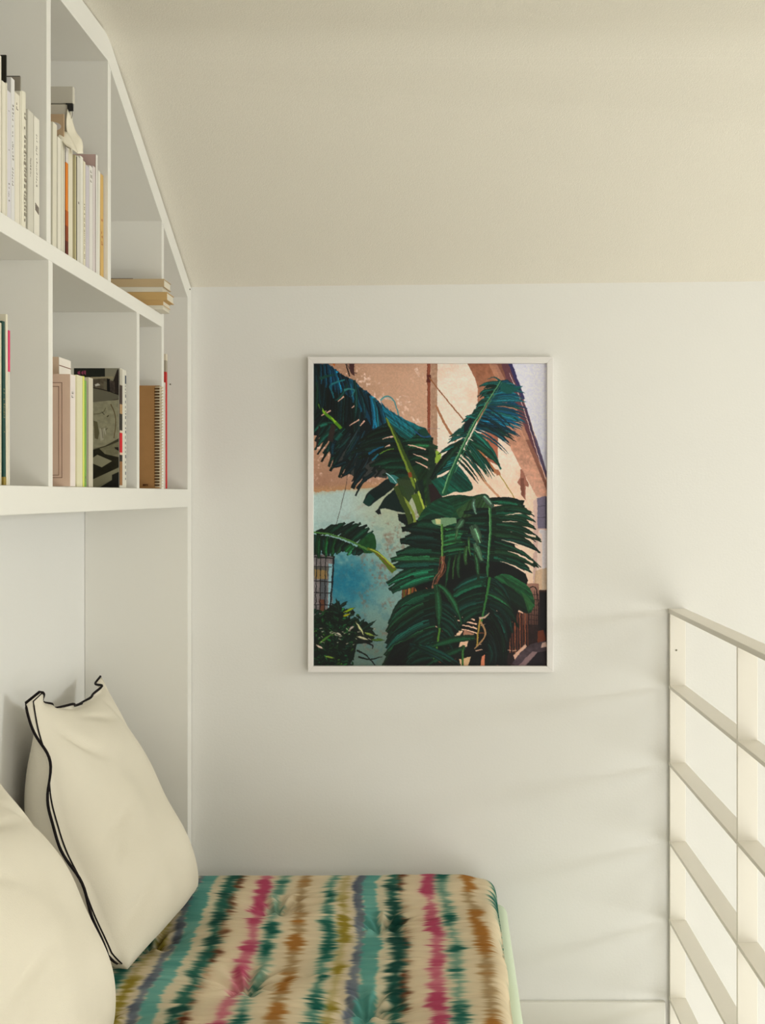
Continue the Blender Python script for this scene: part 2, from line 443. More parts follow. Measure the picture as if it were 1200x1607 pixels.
# ------------------------------------------------------------------ the framed print
def paint_plant():
    S_ = 3
    cv = Canvas(492, 570, 858, 1045, S_, (0, 0, 0))
    X, Y = np.meshgrid(cv.X, cv.Y); h, w = X.shape
    n1 = vnoise(h, w, 60, 1, 4); n2 = vnoise(h, w, 12, 2, 3); n3 = vnoise(h, w, 26, 3, 4); n4 = vnoise(h, w, 150, 4, 3)
    def mix(a, b, t): t = np.clip(t, 0, 1)[:, :, None]; return a * (1 - t) + b * t
    # terracotta upper wall
    up = mix(np.broadcast_to(A3(176, 132, 100), (h, w, 3)), A3(205, 160, 128), (X - 500) / 170 + (n4 - 0.5) * 0.8)
    up = mix(up, A3(232, 200, 176), (n2 - 0.55) * 5 * np.clip((n1 - 0.42) * 5, 0, 1))
    up = mix(up, A3(165, 118, 92), np.clip((Y - 700) / 70, 0, 1) * (0.35 + n3 * 0.5))
    # painted lower wall
    lo = np.broadcast_to(A3(172, 190, 176), (h, w, 3))
    lo = mix(lo, A3(168, 172, 138), np.clip((X - 545) / 60, 0, 1) * np.clip(1 - (Y - 780) / 160, 0, 1))
    teal = np.exp(-((X - 543) / 44) ** 2 - ((Y - 912) / 46) ** 2)
    lo = mix(lo, A3(120, 152, 138), np.clip((Y - 800) / 120, 0, 1) * 0.9)
    lo = mix(lo, A3(30, 122, 142), teal * 1.05 + (n3 - 0.5) * 1.3 * teal)
    lo = mix(lo, A3(98, 120, 104), np.clip((Y - 940) / 90, 0, 1))
    lo = mix(lo, A3(138, 96, 76), np.clip((n1 - 0.50) * 5, 0, 1) * np.clip((n2 - 0.42) * 4, 0, 1) * np.clip((X - 530) / 50, 0, 1) * 0.62)
    lo = mix(lo, A3(72, 120, 125), np.clip((n3 - 0.55) * 3, 0, 0.28) * np.clip((Y - 800) / 60, 0, 1))
    edge = 772 - (X - 492) * 0.075 + (n2 - 0.5) * 5
    img = np.where((Y < edge)[:, :, None], up, lo)
    band = np.exp(-((Y - edge + 3) / 5) ** 2); img = mix(img, A3(190, 140, 90), band * 0.6)
    # sunlit wall on the right
    pe = mix(np.broadcast_to(A3(246, 216, 190), (h, w, 3)), A3(226, 180, 146), (n4 - 0.45) * 2.2)
    st = vnoise(h, w // 3 + 1, 14, 9, 3).repeat(3, 1)[:, :w]
    pe = mix(pe, A3(250, 228, 206), (st - 0.5) * 1.6)
    pe = mix(pe, A3(240, 190, 150), np.clip((Y - 700) / 200, 0, 0.5))
    img = np.where((X > 676)[:, :, None], pe, img)
    strip = (X > 676) & (X < 686); img = np.where(strip[:, :, None], mix(np.broadcast_to(A3(196, 158, 126), (h, w, 3)), A3(165, 120, 92), n2), img)
    cv.a = img * 1.0
    P = cv.poly; K = cv.stroke
    P([(670, 570), (675, 570), (675, 760), (671, 760)], (140, 66, 46)); P([(672, 570), (673.4, 570), (673.4, 760), (672, 760)], (176, 96, 66))
    P([(669.5, 588), (676, 588), (676, 600), (669.5, 600)], (110, 44, 34))
    K([(492, 676), (690, 672)], 0.5, 0.5, (150, 130, 125))
    K([(545, 700), (544, 755), (536, 790), (527, 828)], 0.8, 0.8, (70, 60, 55))
    # eave, soffit, sky
    P([(800, 570), (858, 570), (858, 760), (845, 700), (822, 628)], (224, 218, 222), col2=(214, 210, 216))
    P([(733, 570), (803, 570), (822, 628), (840, 690), (858, 752), (858, 780), (842, 780), (817, 734), (798, 698), (775, 668), (748, 668), (749, 610), (745, 594)], (165, 104, 72), col2=(214, 160, 132), noise=0.12)
    P([(752, 570), (775, 572), (812, 660), (858, 770), (858, 758), (800, 610), (790, 570)], (142, 88, 70), 0.8)
    P([(766, 570), (780, 572), (800, 612), (830, 690), (822, 690), (786, 612)], (205, 150, 118), 0.55)
    P([(786, 570), (800, 570), (824, 640), (858, 742), (858, 752), (835, 700), (806, 630)], (118, 70, 76))
    P([(797, 570), (803, 570), (823, 626), (819, 628)], (66, 58, 104)); P([(820, 628), (826, 640), (838, 682), (834, 684)], (80, 62, 90))
    P([(836, 680), (841, 688), (858, 742), (858, 752), (846, 722)], (96, 80, 106))
    K([(799, 585), (818, 632), (836, 690), (856, 752)], 0.8, 0.8, (235, 205, 190))
    # struts and their shadows
    K([(673, 592), (700, 626), (731, 664)], 1.8, 1.8, (160, 98, 56)); K([(684, 636), (697, 664), (715, 692)], 3.2, 4.0, (180, 120, 80))
    K([(712, 684), (730, 677)], 1.5, 1.2, (180, 120, 80)); K([(748, 700), (778, 742)], 5, 4, (186, 116, 68))
    K([(738, 724), (760, 755), (788, 786)], 4, 3.2, (204, 146, 106)); K([(783, 744), (796, 764), (808, 784)], 1.4, 1.2, (176, 140, 50))
    P([(763, 664), (781, 664), (781, 730), (764, 722)], (182, 106, 78), noise=0.1); P([(754, 680), (763, 676), (763, 716), (757, 710)], (196, 124, 92))
    P([(775, 736), (782, 737), (785, 745), (779, 746)], (182, 116, 80))
    P([(816, 736), (819, 736), (829, 760), (829, 764), (824, 762), (824, 785), (817, 776), (817, 762), (811, 757), (816, 748)], (170, 108, 86)); P([(816, 750), (822, 750), (822, 782), (817, 774)], (140, 84, 66))
    # air unit and column
    P([(836, 786), (844, 780), (858, 778), (858, 1045), (836, 1045)], (222, 186, 168), col2=(188, 150, 130)); P([(842, 782), (855, 778), (855, 829), (843, 829)], (128, 116, 132)); P([(855, 778), (858, 778), (858, 829), (855, 829)], (98, 90, 104))
    for yy in (794, 812): K([(843, yy), (855, yy - 1)], 0.8, 0.8, (90, 82, 98))
    P([(845, 831), (858, 831), (858, 925), (848, 925)], (216, 204, 198)); P([(844, 832), (850, 838), (850, 925), (840, 925)], (236, 206, 184))
    P([(840, 895), (858, 890), (858, 930), (836, 930)], (190, 150, 96), 0.5)
    # gate, rods and ledge, lower right
    P([(790, 928), (858, 925), (858, 1045), (790, 1045)], (66, 40, 34), col2=(40, 26, 28), noise=0.25)
    P([(820, 915), (845, 915), (845, 980), (820, 980)], (168, 120, 98), col2=(92, 58, 48))
    P([(846, 928), (858, 928), (858, 990), (846, 990)], (24, 18, 22))
    K([(829, 985), (829, 930), (834, 921), (841, 924), (844, 950), (844, 985)], 1.6, 1.6, (36, 26, 28))
    for xx in (833, 838, 841): K([(xx, 926), (xx, 985)], 0.8, 0.8, (40, 28, 28))
    for yy in range(932, 984, 8): K([(828, yy), (844, yy + 1)], 0.8, 0.8, (40, 28, 28))
    for k, xx in enumerate(range(795, 829, 4)): K([(xx, 940 + k * 2), (xx + 1, 1024)], 1.6, 1.2, (160, 86, 52) if k % 2 else (112, 56, 36))
    P([(802, 948), (820, 954), (820, 962), (802, 956)], (225, 180, 145)); P([(805, 1028), (824, 1010), (826, 1014), (808, 1036)], (206, 160, 130))
    P([(800, 1045), (815, 1024), (832, 1010), (858, 1004), (858, 1045)], (84, 66, 70), noise=0.25)
    P([(812, 1045), (834, 1022), (843, 1023), (822, 1045)], (142, 112, 108)); P([(850, 1008), (856, 1006), (858, 1014), (848, 1016)], (196, 160, 140))
    P([(843, 1023), (858, 1020), (858, 1045), (824, 1045)], (40, 30, 38)); P([(843, 990), (852, 988), (856, 1004), (843, 1008)], (120, 52, 26))
    # window grille at the left
    P([(492, 868), (524, 872), (521, 958), (492, 970)], (122, 112, 106), noise=0.2); P([(492, 888), (516, 890), (515, 903), (492, 903)], (96, 92, 80)); P([(494, 893), (513, 895), (513, 908), (494, 908)], (150, 120, 70))
    P([(516, 884), (523, 885), (520, 958), (515, 958)], (130, 170, 170)); P([(502, 908), (514, 908), (513, 950), (502, 950)], (90, 92, 92)); P([(501, 940), (510, 940), (510, 958), (501, 958)], (112, 66, 44))
    for xx in (497, 503.5, 511): K([(xx, 874), (xx - 1.5, 962)], 1.4, 1.4, (26, 26, 30))
    K([(524, 872), (521, 920), (517, 965)], 2.6, 2.6, (18, 18, 26)); K([(492, 873), (524, 876)], 2, 2, (20, 20, 26))
    for yy in (888, 911, 929, 948): K([(492, yy), (521, yy + 1.5)], 1.2, 1.2, (26, 26, 30))
    K([(505, 866), (511, 872)], 3, 2, (18, 18, 26))
    # trunk
    P([(632, 900), (682, 900), (690, 1045), (606, 1045), (624, 990), (629, 950)], (112, 66, 38), col2=(96, 48, 26), noise=0.35)
    for k in range(16):
        x = 634 + k * 2.6; K([(x, 905 + rng.rand() * 20), (x - 3 + rng.rand() * 5, 960), (x - 8 + rng.rand() * 6, 1015)], 2.4, 1.2, [(104, 112, 36), (170, 92, 44), (70, 40, 26), (196, 130, 70)][k % 4], 0.85)
    D = (9, 17, 18)
    # dark mass inside the plant
    P([(648, 818), (690, 800), (735, 790), (775, 800), (805, 850), (828, 910), (812, 960), (800, 1000), (794, 1045), (604, 1045), (628, 1020), (640, 985), (672, 960), (650, 920), (640, 880), (648, 850)], D)
    for _ in range(90):       # gaps of sun and dry scraps deep in the plant
        x, y = rng.uniform(672, 806), rng.uniform(945, 1044); l = rng.uniform(3, 12); a = rng.uniform(-0.5, 0.4)
        c = [(226, 178, 142), (60, 34, 26), (24, 60, 44), (150, 84, 48), (16, 40, 34)][rng.randint(5)]
        K([(x, y), (x + l, y + a * l)], rng.uniform(0.8, 2.6), 0.8, c, 0.85)
    for yy, xa, xb in ((962, 700, 742), (968, 690, 745), (975, 704, 748), (982, 712, 748), (990, 722, 750)):
        K([(xa, yy - 3), ((xa + xb) / 2, yy - 1), (xb, yy + 4)], 1.4, 2.4, (230, 184, 148))
    P([(716, 995), (722, 986), (726, 990), (718, 1000)], (232, 190, 150)); P([(722, 1006), (735, 1004), (732, 1014), (718, 1018)], (228, 184, 146)); P([(728, 988), (744, 994), (742, 1002), (726, 1000)], (176, 124, 96))
    P([(720, 1034), (738, 1030), (734, 1045), (722, 1045)], (206, 166, 120)); P([(755, 1030), (760, 1026), (760, 1045), (754, 1045)], (214, 128, 88)); P([(770, 1025), (777, 1022), (776, 1034), (768, 1034)], (214, 176, 160))
    BL = A3(14, 98, 124); BL2 = A3(8, 66, 90); G = A3(18, 76, 50); G2 = A3(38, 108, 62); DG = A3(10, 40, 32); T = A3(19, 92, 82)
    # ---- leaf at the upper left
    P([(497, 570), (514, 571), (533, 588), (560, 606), (584, 626), (600, 652), (625, 668), (676, 690), (650, 705), (610, 700), (575, 712), (545, 700), (520, 690), (492, 682), (492, 570)], (10, 24, 30))
    cv.fan([(505, 640), (545, 672), (580, 690)], [(492, 655), (500, 712), (530, 745), (560, 752)], 14, 7, [DG, T * 0.7], (-4, 6), 4, 0.5)
    cv.fan([(500, 575), (525, 596), (548, 612), (566, 630)], [(494, 640), (520, 668), (548, 676), (568, 690)], 15, 7, [BL2 * 0.55, DG], (0, 4), 4)
    for a, b in (((505, 652), (519, 644)), ((512, 644), (508, 648)), ((548, 668), (564, 658)), ((530, 630), (540, 622)), ((552, 640), (560, 633)), ((565, 668), (572, 660))): K([a, b], 1.2, 2.2, (216, 168, 138))
    K([(498, 630), (508, 646), (522, 658), (536, 672)], 4, 5, (92, 150, 26)); K([(500, 632), (510, 648)], 2, 2, (140, 190, 40)); K([(520, 655), (527, 662)], 2, 3, (150, 196, 44))
    cv.blade((522, 665), (500, 662), (492, 680), 7, A3(30, 110, 84)); cv.blade((530, 672), (508, 680), (494, 706), 9, A3(22, 92, 74), 0.3); cv.blade((542, 672), (526, 690), (509, 712), 12, A3(16, 84, 72), 0.7); cv.blade((526, 690), (518, 705), (524, 716), 9, A3(14, 62, 76), 0.8)
    P([(496, 700), (500, 668), (503, 668), (499, 700)], (40, 36, 34)); P([(514, 690), (520, 664), (527, 668), (522, 694)], (56, 44, 38))
    # blue crest hanging over
    cv.edge = 0.7
    P([(502, 571), (515, 571), (533, 585), (550, 594), (560, 600), (568, 610), (576, 613), (585, 622), (593, 630), (601, 648), (608, 677), (599, 671), (596, 680), (585, 674), (576, 656), (560, 636), (548, 622), (524, 606), (508, 600)], tuple(BL2))
    cv.fan([(503, 572), (515, 572), (533, 586), (552, 596)], [(506, 604), (522, 608), (540, 618), (560, 634)], 20, 6, [BL, BL2, BL * 1.15, BL2 * 0.6], (3, 2), 3, 0.4)
    cv.fan([(550, 595), (568, 611), (585, 623), (596, 634)], [(566, 636), (580, 664), (594, 676), (608, 676)], 26, 6, [BL, BL2, BL * 1.15, A3(18, 100, 108), BL2 * 0.65], (5, 2), 4, 0.5)
    cv.blade((556, 596), (562, 632), (556, 660), 6, T * 0.8); cv.blade((545, 602), (536, 628), (524, 628), 5, T * 0.9); cv.stroke([(526, 600), (518, 606), (522, 616), (524, 625)], 3, 2, (20, 104, 112)); K([(520, 603), (532, 598), (541, 596)], 3, 2, (34, 124, 124)); K([(540, 612), (548, 610), (556, 612), (552, 622)], 3.4, 1.4, (50, 128, 120))
    K([(502, 594), (514, 590), (526, 588)], 5, 1.5, (16, 76, 62)); cv.blade((494, 575), (498, 610), (506, 650), 9, A3(8, 48, 52)); cv.blade((497, 600), (500, 625), (494, 652), 5, A3(16, 64, 46))
    K([(545, 570), (550, 580), (560, 586)], 0.8, 0.8, (40, 30, 40)); P([(548, 570), (556, 570), (556, 590), (550, 585)], (88, 52, 50)); K([(543, 571), (549, 590)], 2, 2, (14, 14, 24)); P([(521, 570), (526, 570), (525, 575)], (214, 110, 20))
    cv.edge = 0.5
    # ---- tattered dark leaf, centre left
    P([(535, 700), (570, 690), (600, 700), (612, 740), (606, 750), (590, 748), (560, 752), (540, 735), (528, 722)], (14, 34, 40), 0.72)
    for _ in range(46):
        x, y = rng.uniform(536, 602), rng.uniform(676, 726); l = rng.uniform(14, 34)
        cv.blade((x + 12, y - 8), (x + 4, y + l * 0.3), (x - 8 + rng.randn() * 4, y + l), rng.uniform(2.5, 5), [A3(20, 82, 96), A3(12, 48, 52), A3(32, 100, 92), A3(16, 34, 40), A3(60, 96, 100)][rng.randint(5)] * 0.75, 0.4)
    for p in (((548, 722), (534, 728), (523, 732), 8), ((556, 730), (545, 742), (537, 746), 7), ((575, 735), (562, 748), (553, 766), 9), ((572, 748), (566, 760), (558, 778), 4), ((590, 740), (575, 748), (560, 766), 6)):
        cv.blade(p[0], p[1], p[2], p[3], A3(12, 46, 52), 0.75)
    # ---- big centre-left leaf with the long stalk
    P([(606, 662), (640, 675), (676, 690), (684, 715), (682, 740), (672, 762), (652, 745), (612, 745), (590, 725), (575, 700), (590, 680)], (14, 46, 34))
    cv.fan([(609, 664), (628, 692), (640, 722), (650, 752)], [(570, 690), (556, 706), (578, 728), (612, 756)], 15, 12, [G * 0.75, DG, G, A3(20, 92, 88)], (2, -8), 3, 0.35)
    cv.fan([(612, 664), (630, 690), (642, 716), (656, 752)], [(660, 668), (679, 692), (681, 714), (678, 738)], 9, 11, [G * 0.8, DG, G2 * 0.7], (0, -5), 2, 0.55)
    cv.blob([(645, 732), (662, 728), (684, 738), (682, 770), (668, 800), (655, 770)], (18, 56, 32), col2=(40, 84, 30), ribs=0.4, rdir=(0.7, -1))
    for a, b in (((604, 702), (612, 698)), ((640, 698), (668, 705)), ((648, 712), (672, 722)), ((652, 724), (674, 736)), ((600, 689), (622, 684))): K([a, ((a[0] + b[0]) / 2, (a[1] + b[1]) / 2 - 1), b], 1, 2.8, (224, 178, 150))
    K([(596, 712), (606, 706), (618, 704)], 1.5, 1, (110, 160, 40)); K([(578, 712), (590, 705), (602, 700)], 4, 1.5, (16, 92, 120)); K([(584, 722), (594, 712)], 3, 2, (24, 110, 124))
    K([(606, 655), (622, 688), (636, 720), (648, 748), (660, 780), (668, 812)], 5, 13, (62, 88, 30)); K([(606, 655), (621, 690), (634, 722), (645, 750), (657, 785), (663, 812)], 2, 5, (128, 150, 46)); K([(650, 750), (660, 778), (669, 800)], 2, 3, (176, 190, 74))
    P([(640, 742), (645, 740), (647, 748), (642, 749)], (150, 74, 34))
    # leaf over the shoulder, blue upper side
    cv.blob([(597, 628), (606, 640), (622, 650), (640, 660), (658, 668), (668, 672), (660, 674), (650, 683), (640, 690), (627, 683), (615, 668), (603, 648)], tuple(BL * 1.05), col2=tuple(T * 1.05), ribs=0.6, rdir=(1, 0.75), rc=0.9)
    for k in range(9): K([(600 + k * 6, 634 + k * 4), (612 + k * 5, 650 + k * 4), (622 + k * 3.2, 668 + k * 2.4)], 0.9, 0.6, tuple(BL * (1.3 if k % 2 else 0.65)), 0.7)
    P([(668, 672), (676, 684), (676, 690), (660, 682), (655, 674)], (20, 74, 60)); K([(650, 676), (664, 685), (676, 684)], 1.6, 2.4, (34, 84, 130))
    K([(597, 628), (604, 622), (614, 624), (621, 636), (626, 652)], 2.6, 1.6, (70, 146, 144)); K([(598, 627), (606, 624), (615, 628)], 0.8, 0.8, (150, 190, 180))
    # dark blades under it, left of the stalks
    cv.blob([(569, 788), (578, 772), (592, 762), (606, 752), (622, 748), (620, 762), (604, 776), (590, 786), (579, 794)], (12, 36, 34)); P([(569, 788), (580, 774), (588, 782), (579, 794)], (16, 66, 54))
    P([(592, 800), (604, 780), (622, 764), (634, 790), (640, 806), (620, 802), (604, 797)], (12, 40, 36)); P([(588, 802), (596, 796), (598, 806), (594, 807)], (10, 20, 24))
    P([(607, 744), (618, 745), (630, 752), (622, 760), (612, 756)], (50, 126, 116)); K([(606, 742), (614, 748), (622, 758)], 1, 1, (190, 214, 206))
    for k in range(6): P([(624 + k * 4, 806), (630 + k * 4, 806), (628 + k * 3.4, 818 + k * 3), (625 + k * 3.4, 816 + k * 2)], (16, 30, 28))
    K([(622, 762), (632, 786), (640, 806), (648, 836)], 11, 7, (66, 86, 32)); K([(630, 762), (640, 790), (648, 806), (652, 828)], 5, 4, (140, 154, 58)); P([(622, 752), (640, 745), (652, 770), (642, 788), (630, 775)], (44, 70, 36), 0.9)
    P([(652, 755), (664, 752), (668, 800), (655, 806), (650, 780)], (14, 38, 34), 0.8)
    K([(650, 775), (660, 800), (666, 815)], 10, 12, (92, 118, 34)); K([(656, 770), (664, 794), (669, 812)], 3, 3.5, (170, 186, 66))
    # ---- upright leaf at the upper right
    cv.edge = 0.72
    P([(674, 690), (684, 700), (684, 790), (672, 800), (668, 760)], (34, 60, 40), 0.75); P([(684, 706), (692, 712), (690, 728), (682, 726)], (150, 180, 60)); P([(672, 760), (690, 758), (694, 782), (676, 792)], (46, 30, 32))
    cv.fan([(785, 598), (768, 622), (748, 655), (728, 690), (708, 735)], [(757, 606), (752, 634), (730, 660), (700, 702), (678, 752)], 44, 5, [T * 0.95, A3(16, 96, 82), DG * 1.5, T * 1.1], (-3, -3), 4, 0.2)
    P([(728, 665), (738, 655), (742, 660), (734, 674), (727, 680)], (22, 34, 40)); cv.blade((712, 705), (694, 722), (676, 752), 12, A3(16, 42, 34), 0.5); cv.blade((724, 692), (706, 712), (684, 742), 8, A3(24, 70, 46), 0.3)
    cv.fan([(786, 598), (772, 622), (758, 648), (746, 672)], [(800, 604), (822, 622), (820, 662), (800, 690)], 46, 5, [BL * 1.05, A3(18, 100, 112), BL2 * 1.2, T, A3(30, 116, 124)], (4, -7), 4, 0.08, skip=0.06)
    cv.fan([(764, 636), (752, 660), (742, 680)], [(806, 674), (800, 694), (794, 712)], 9, 3, [A3(24, 66, 70), BL2 * 0.8], (0, -10), 2, 0.1)
    P([(786, 598), (796, 602), (806, 606), (820, 606), (812, 612), (800, 618), (784, 614)], tuple(T * 1.05)); K([(785, 598), (776, 592), (764, 594)], 3, 0.8, (24, 92, 88)); K([(784, 600), (770, 600), (760, 606)], 3, 1, (30, 96, 88)); K([(805, 607), (820, 606)], 3, 0.8, (24, 96, 110))
    cv.fan([(744, 675), (734, 692), (722, 712)], [(790, 730), (782, 735), (755, 752)], 5, 9, [G, T * 0.85], (4, -9), 3, 0.25)
    cv.fan([(736, 690), (728, 704), (716, 724)], [(774, 745), (762, 753), (746, 760)], 8, 3.6, [T * 0.8, G], (-2, -8), 3, 0.1)
    cv.blob([(676, 754), (690, 748), (702, 742), (716, 728), (742, 764), (726, 772), (712, 772), (694, 778), (686, 768)], tuple(T * 0.9), col2=(16, 96, 68), ribs=0.5, rdir=(1, 0.9))
    for k in range(6): K([(716 - k * 3, 735 + k * 4), (728, 752 + k * 3), (738 - k * 3, 764 + k * 1.4)], 0.8, 0.6, (12, 70, 58), 0.7)
    K([(785, 598), (766, 628), (744, 664), (724, 704), (708, 740), (696, 776)], 2, 7, (34, 100, 62)); K([(785, 598), (765, 629), (742, 666), (722, 706), (705, 742), (694, 774)], 1, 2.2, (110, 166, 110)); K([(787, 600), (769, 630), (748, 666), (729, 706), (713, 742)], 0.6, 1.2, (70, 140, 92))
    cv.edge = 0.5
    # ---- folded broad leaf across the centre
    cv.blob([(655, 815), (664, 800), (680, 786), (700, 778), (722, 776), (740, 778), (757, 774), (768, 780), (775, 794), (762, 800), (744, 806), (724, 812), (700, 820), (676, 826), (660, 828)], (18, 62, 40), col2=(26, 84, 48), ribs=0.5, rdir=(1, -0.35))
    cv.blob([(676, 790), (700, 782), (712, 800), (700, 816), (676, 822), (664, 816)], (18, 84, 58), 0.6, ribs=0.4, rdir=(1, 0.4)); cv.blob([(715, 800), (742, 782), (762, 778), (770, 796), (744, 808), (722, 812)], (60, 92, 46), 0.75, ribs=0.6, rdir=(0.5, -1)); cv.blob([(656, 818), (676, 806), (700, 812), (690, 824), (668, 830)], (10, 34, 26), 0.6)
    for k in range(9): K([(716 + k * 4, 806 - k * 1.2), (728 + k * 3, 792 - k), (742 + k * 3, 780)], 0.7, 0.6, (34, 66, 34), 0.6)
    cv.fan([(768, 783), (770, 788)], [(822, 788), (820, 794)], 4, 7, [G, DG * 1.4], (0, -3), 1.5, 0.4)
    # ---- hanging leaf, centre-left part
    cv.fan([(692, 822), (693, 850), (690, 880), (688, 905)], [(645, 822), (627, 848), (614, 886), (612, 930)], 9, 19, [G, G2 * 0.85, DG * 1.6, G * 1.2], (-4, -9), 3, 0.4, order=-1)
    cv.fan([(694, 820), (695, 850), (696, 875)], [(730, 826), (734, 842), (732, 868)], 9, 10, [G * 0.85, A3(30, 80, 40), G2 * 0.8], (0, -1), 2, 0.5)
    P([(676, 816), (692, 812), (716, 812), (716, 820), (696, 826), (680, 822)], (118, 154, 110)); P([(683, 814), (691, 814), (691, 822), (684, 822)], (196, 190, 130))
    K([(693, 822), (694, 850), (693, 884)], 3.8, 2.8, (74, 130, 50)); K([(692, 822), (693, 850), (692, 880)], 1.2, 1.2, (130, 176, 84))
    # ---- hanging leaf, right, with its rib
    cv.fan([(766, 795), (768, 830), (767, 860), (764, 885)], [(728, 802), (724, 826), (732, 852), (738, 880)], 10, 10, [G * 0.85, A3(16, 76, 62), DG * 1.5], (0, 0), 2, 0.5)
    cv.fan([(769, 798), (770, 820), (768, 850), (766, 880)], [(836, 802), (846, 838), (846, 876), (826, 898)], 10, 12, [G * 0.95, A3(16, 84, 58), DG * 1.6, G2 * 0.8], (8, -12), 5, 0.1)
    for a, b, ww in (((792, 808), (838, 806), 3), ((788, 818), (836, 822), 4), ((800, 834), (840, 842), 3.4), ((786, 846), (838, 866), 4.5), ((796, 864), (836, 882), 4), ((784, 880), (824, 898), 3)): cv.stroke([a, ((a[0] + b[0]) / 2, (a[1] + b[1]) / 2 - 2), b], 0.4, ww, (240, 204, 172))
    for p in (((790, 800), (820, 798), (838, 810), 7), ((775, 812), (815, 812), (838, 826), 6), ((780, 828), (820, 832), (840, 850), 5), ((775, 850), (815, 858), (848, 890), 6), ((782, 872), (815, 880), (830, 892), 8)):
        cv.blade(p[0], p[1], p[2], p[3], G * 0.95, 0.15)
    K([(768, 796), (769, 830), (766, 870), (764, 905)], 4.2, 3.4, (54, 118, 62)); K([(767, 796), (768, 830), (765, 880)], 1.4, 1.2, (112, 172, 104))
    # broad blade at the right
    cv.blob([(775, 905), (790, 900), (806, 905), (830, 922), (838, 944), (836, 954), (828, 962), (806, 948), (788, 930)], (34, 100, 54), col2=(24, 84, 44), ribs=0.5, rdir=(1, 0.6)); cv.blob([(770, 914), (796, 918), (826, 944), (826, 962), (800, 948), (778, 930)], (10, 32, 24), 0.85, ribs=0.5, rdir=(1, 0.6))
    for k in range(8): K([(786 + k, 902 + k * 1.5), (808 + k, 912 + k * 3), (830 + k * 0.6, 926 + k * 4)], 0.8, 0.6, (20, 60, 34), 0.7)
    P([(818, 928), (828, 936), (838, 950), (828, 960)], (60, 120, 56), 0.6)
    # lower parts of the right leaf
    cv.fan([(764, 900), (760, 930), (756, 960)], [(712, 926), (704, 956), (718, 985)], 9, 11, [G * 0.85, G, DG * 1.5], (-4, -8), 3, 0.4)
    cv.fan([(766, 905), (762, 935), (758, 965)], [(806, 960), (800, 985), (792, 1010)], 12, 10, [G * 0.8, DG * 1.4, A3(16, 66, 52), G2 * 0.7], (12, -16), 6, 0.15)
    cv.fan([(762, 950), (770, 975), (762, 1010)], [(796, 1018), (784, 1040), (770, 1045)], 14, 7, [DG, A3(14, 34, 30), G * 0.6], (10, -6), 4, 0.3)
    K([(768, 905), (764, 930), (759, 955), (755, 975)], 4, 2.6, (54, 124, 54)); K([(754, 968), (750, 990), (748, 1014)], 3, 2.2, (176, 142, 60)); K([(752, 970), (760, 968), (768, 961)], 4, 1.2, (190, 160, 132)); K([(754, 975), (761, 990), (758, 1002), (744, 1018)], 3.4, 1.8, (176, 132, 86))
    # pale torn strips in the middle
    for a, c, b, ww, col in (((758, 778), (764, 784), (773, 796), 8, (134, 176, 140)), ((744, 782), (740, 794), (747, 806), 6, (122, 168, 134)), ((726, 814), (722, 824), (714, 830), 10, (96, 150, 104)), ((718, 828), (716, 838), (714, 846), 4, (90, 140, 84)),
                             ((741, 824), (748, 838), (752, 852), 15, (112, 162, 116)), ((736, 842), (734, 856), (738, 872), 4, (80, 138, 70)), ((732, 856), (728, 872), (731, 886), 6, (74, 132, 66)), ((745, 852), (750, 866), (756, 880), 10, (104, 156, 110)), ((744, 866), (750, 885), (750, 910), 7, (56, 114, 66)), ((722, 864), (716, 884), (720, 906), 6, (48, 104, 58)), ((715, 870), (710, 890), (710, 908), 3, (70, 124, 60))):
        cv.blade(a, c, b, ww, A3(*col), 0.7, 0.2)
    cv.blade((706, 870), (702, 895), (698, 925), 5, A3(30, 100, 54), 0.5)
    # dry twist
    for k in range(9):
        K([(694 + rng.randn() * 2, 872), (692 + rng.randn() * 3, 892), (688 + rng.randn() * 3, 908), (678 + rng.randn() * 3, 928)], 1.2, 1.0, [(132, 78, 52), (96, 54, 38), (166, 110, 78)][k % 3])
    K([(668, 922), (676, 926), (680, 918)], 1, 1, (150, 96, 70))
    # ---- lower hanging leaf
    cv.fan([(684, 925), (682, 960), (684, 1000)], [(614, 978), (604, 1008), (604, 1040)], 7, 19, [G, G2 * 0.8, DG * 1.8], (-14, -16), 4, 0.2, order=-1)
    for a, b, ww in (((652, 948), (618, 962), 3), ((650, 966), (616, 990), 3)): cv.stroke([a, ((a[0] + b[0]) / 2 - 2, (a[1] + b[1]) / 2 - 4), b], 0.6, ww, (16, 22, 20))
    P([(604, 1040), (618, 1012), (648, 1000), (672, 1004), (678, 1045), (606, 1045)], (10, 14, 16), 0.85)
    cv.fan([(686, 985), (684, 1010), (682, 1035)], [(640, 1020), (632, 1038), (644, 1045)], 7, 10, [G * 0.8, DG * 1.3], (-6, -8), 3, 0.3)
    cv.fan([(688, 940), (688, 975), (686, 1010)], [(722, 978), (716, 1004), (708, 1036)], 9, 9, [G * 0.85, DG * 1.4], (4, -8), 3, 0.3)
    cv.blade((684, 916), (690, 950), (688, 986), 11, A3(44, 118, 68), 0.4, 0.25); cv.blade((688, 918), (712, 934), (724, 978), 10, A3(40, 108, 62), 0.15, 0.25)
    K([(690, 985), (686, 1010), (680, 1036)], 3.2, 2.2, (84, 140, 46))
    cv.blade((745, 1000), (708, 1000), (668, 1018), 11, A3(28, 98, 56), 0.3); cv.blade((730, 1016), (700, 1024), (668, 1045), 10, A3(24, 86, 52), 0.4); cv.blade((727, 1012), (724, 1030), (726, 1045), 4, A3(60, 120, 50), 0.8)
    cv.fan([(640, 1010), (664, 1012)], [(700, 1040), (724, 1044)], 5, 8, [G * 0.8, T * 0.7], (0, -6), 3, 0.3)
    for a, c, b in (((650, 905), (634, 910), (610, 925)), ((652, 892), (632, 898), (612, 912))): cv.blade(a, c, b, 9, G * 1.15, 0.6)
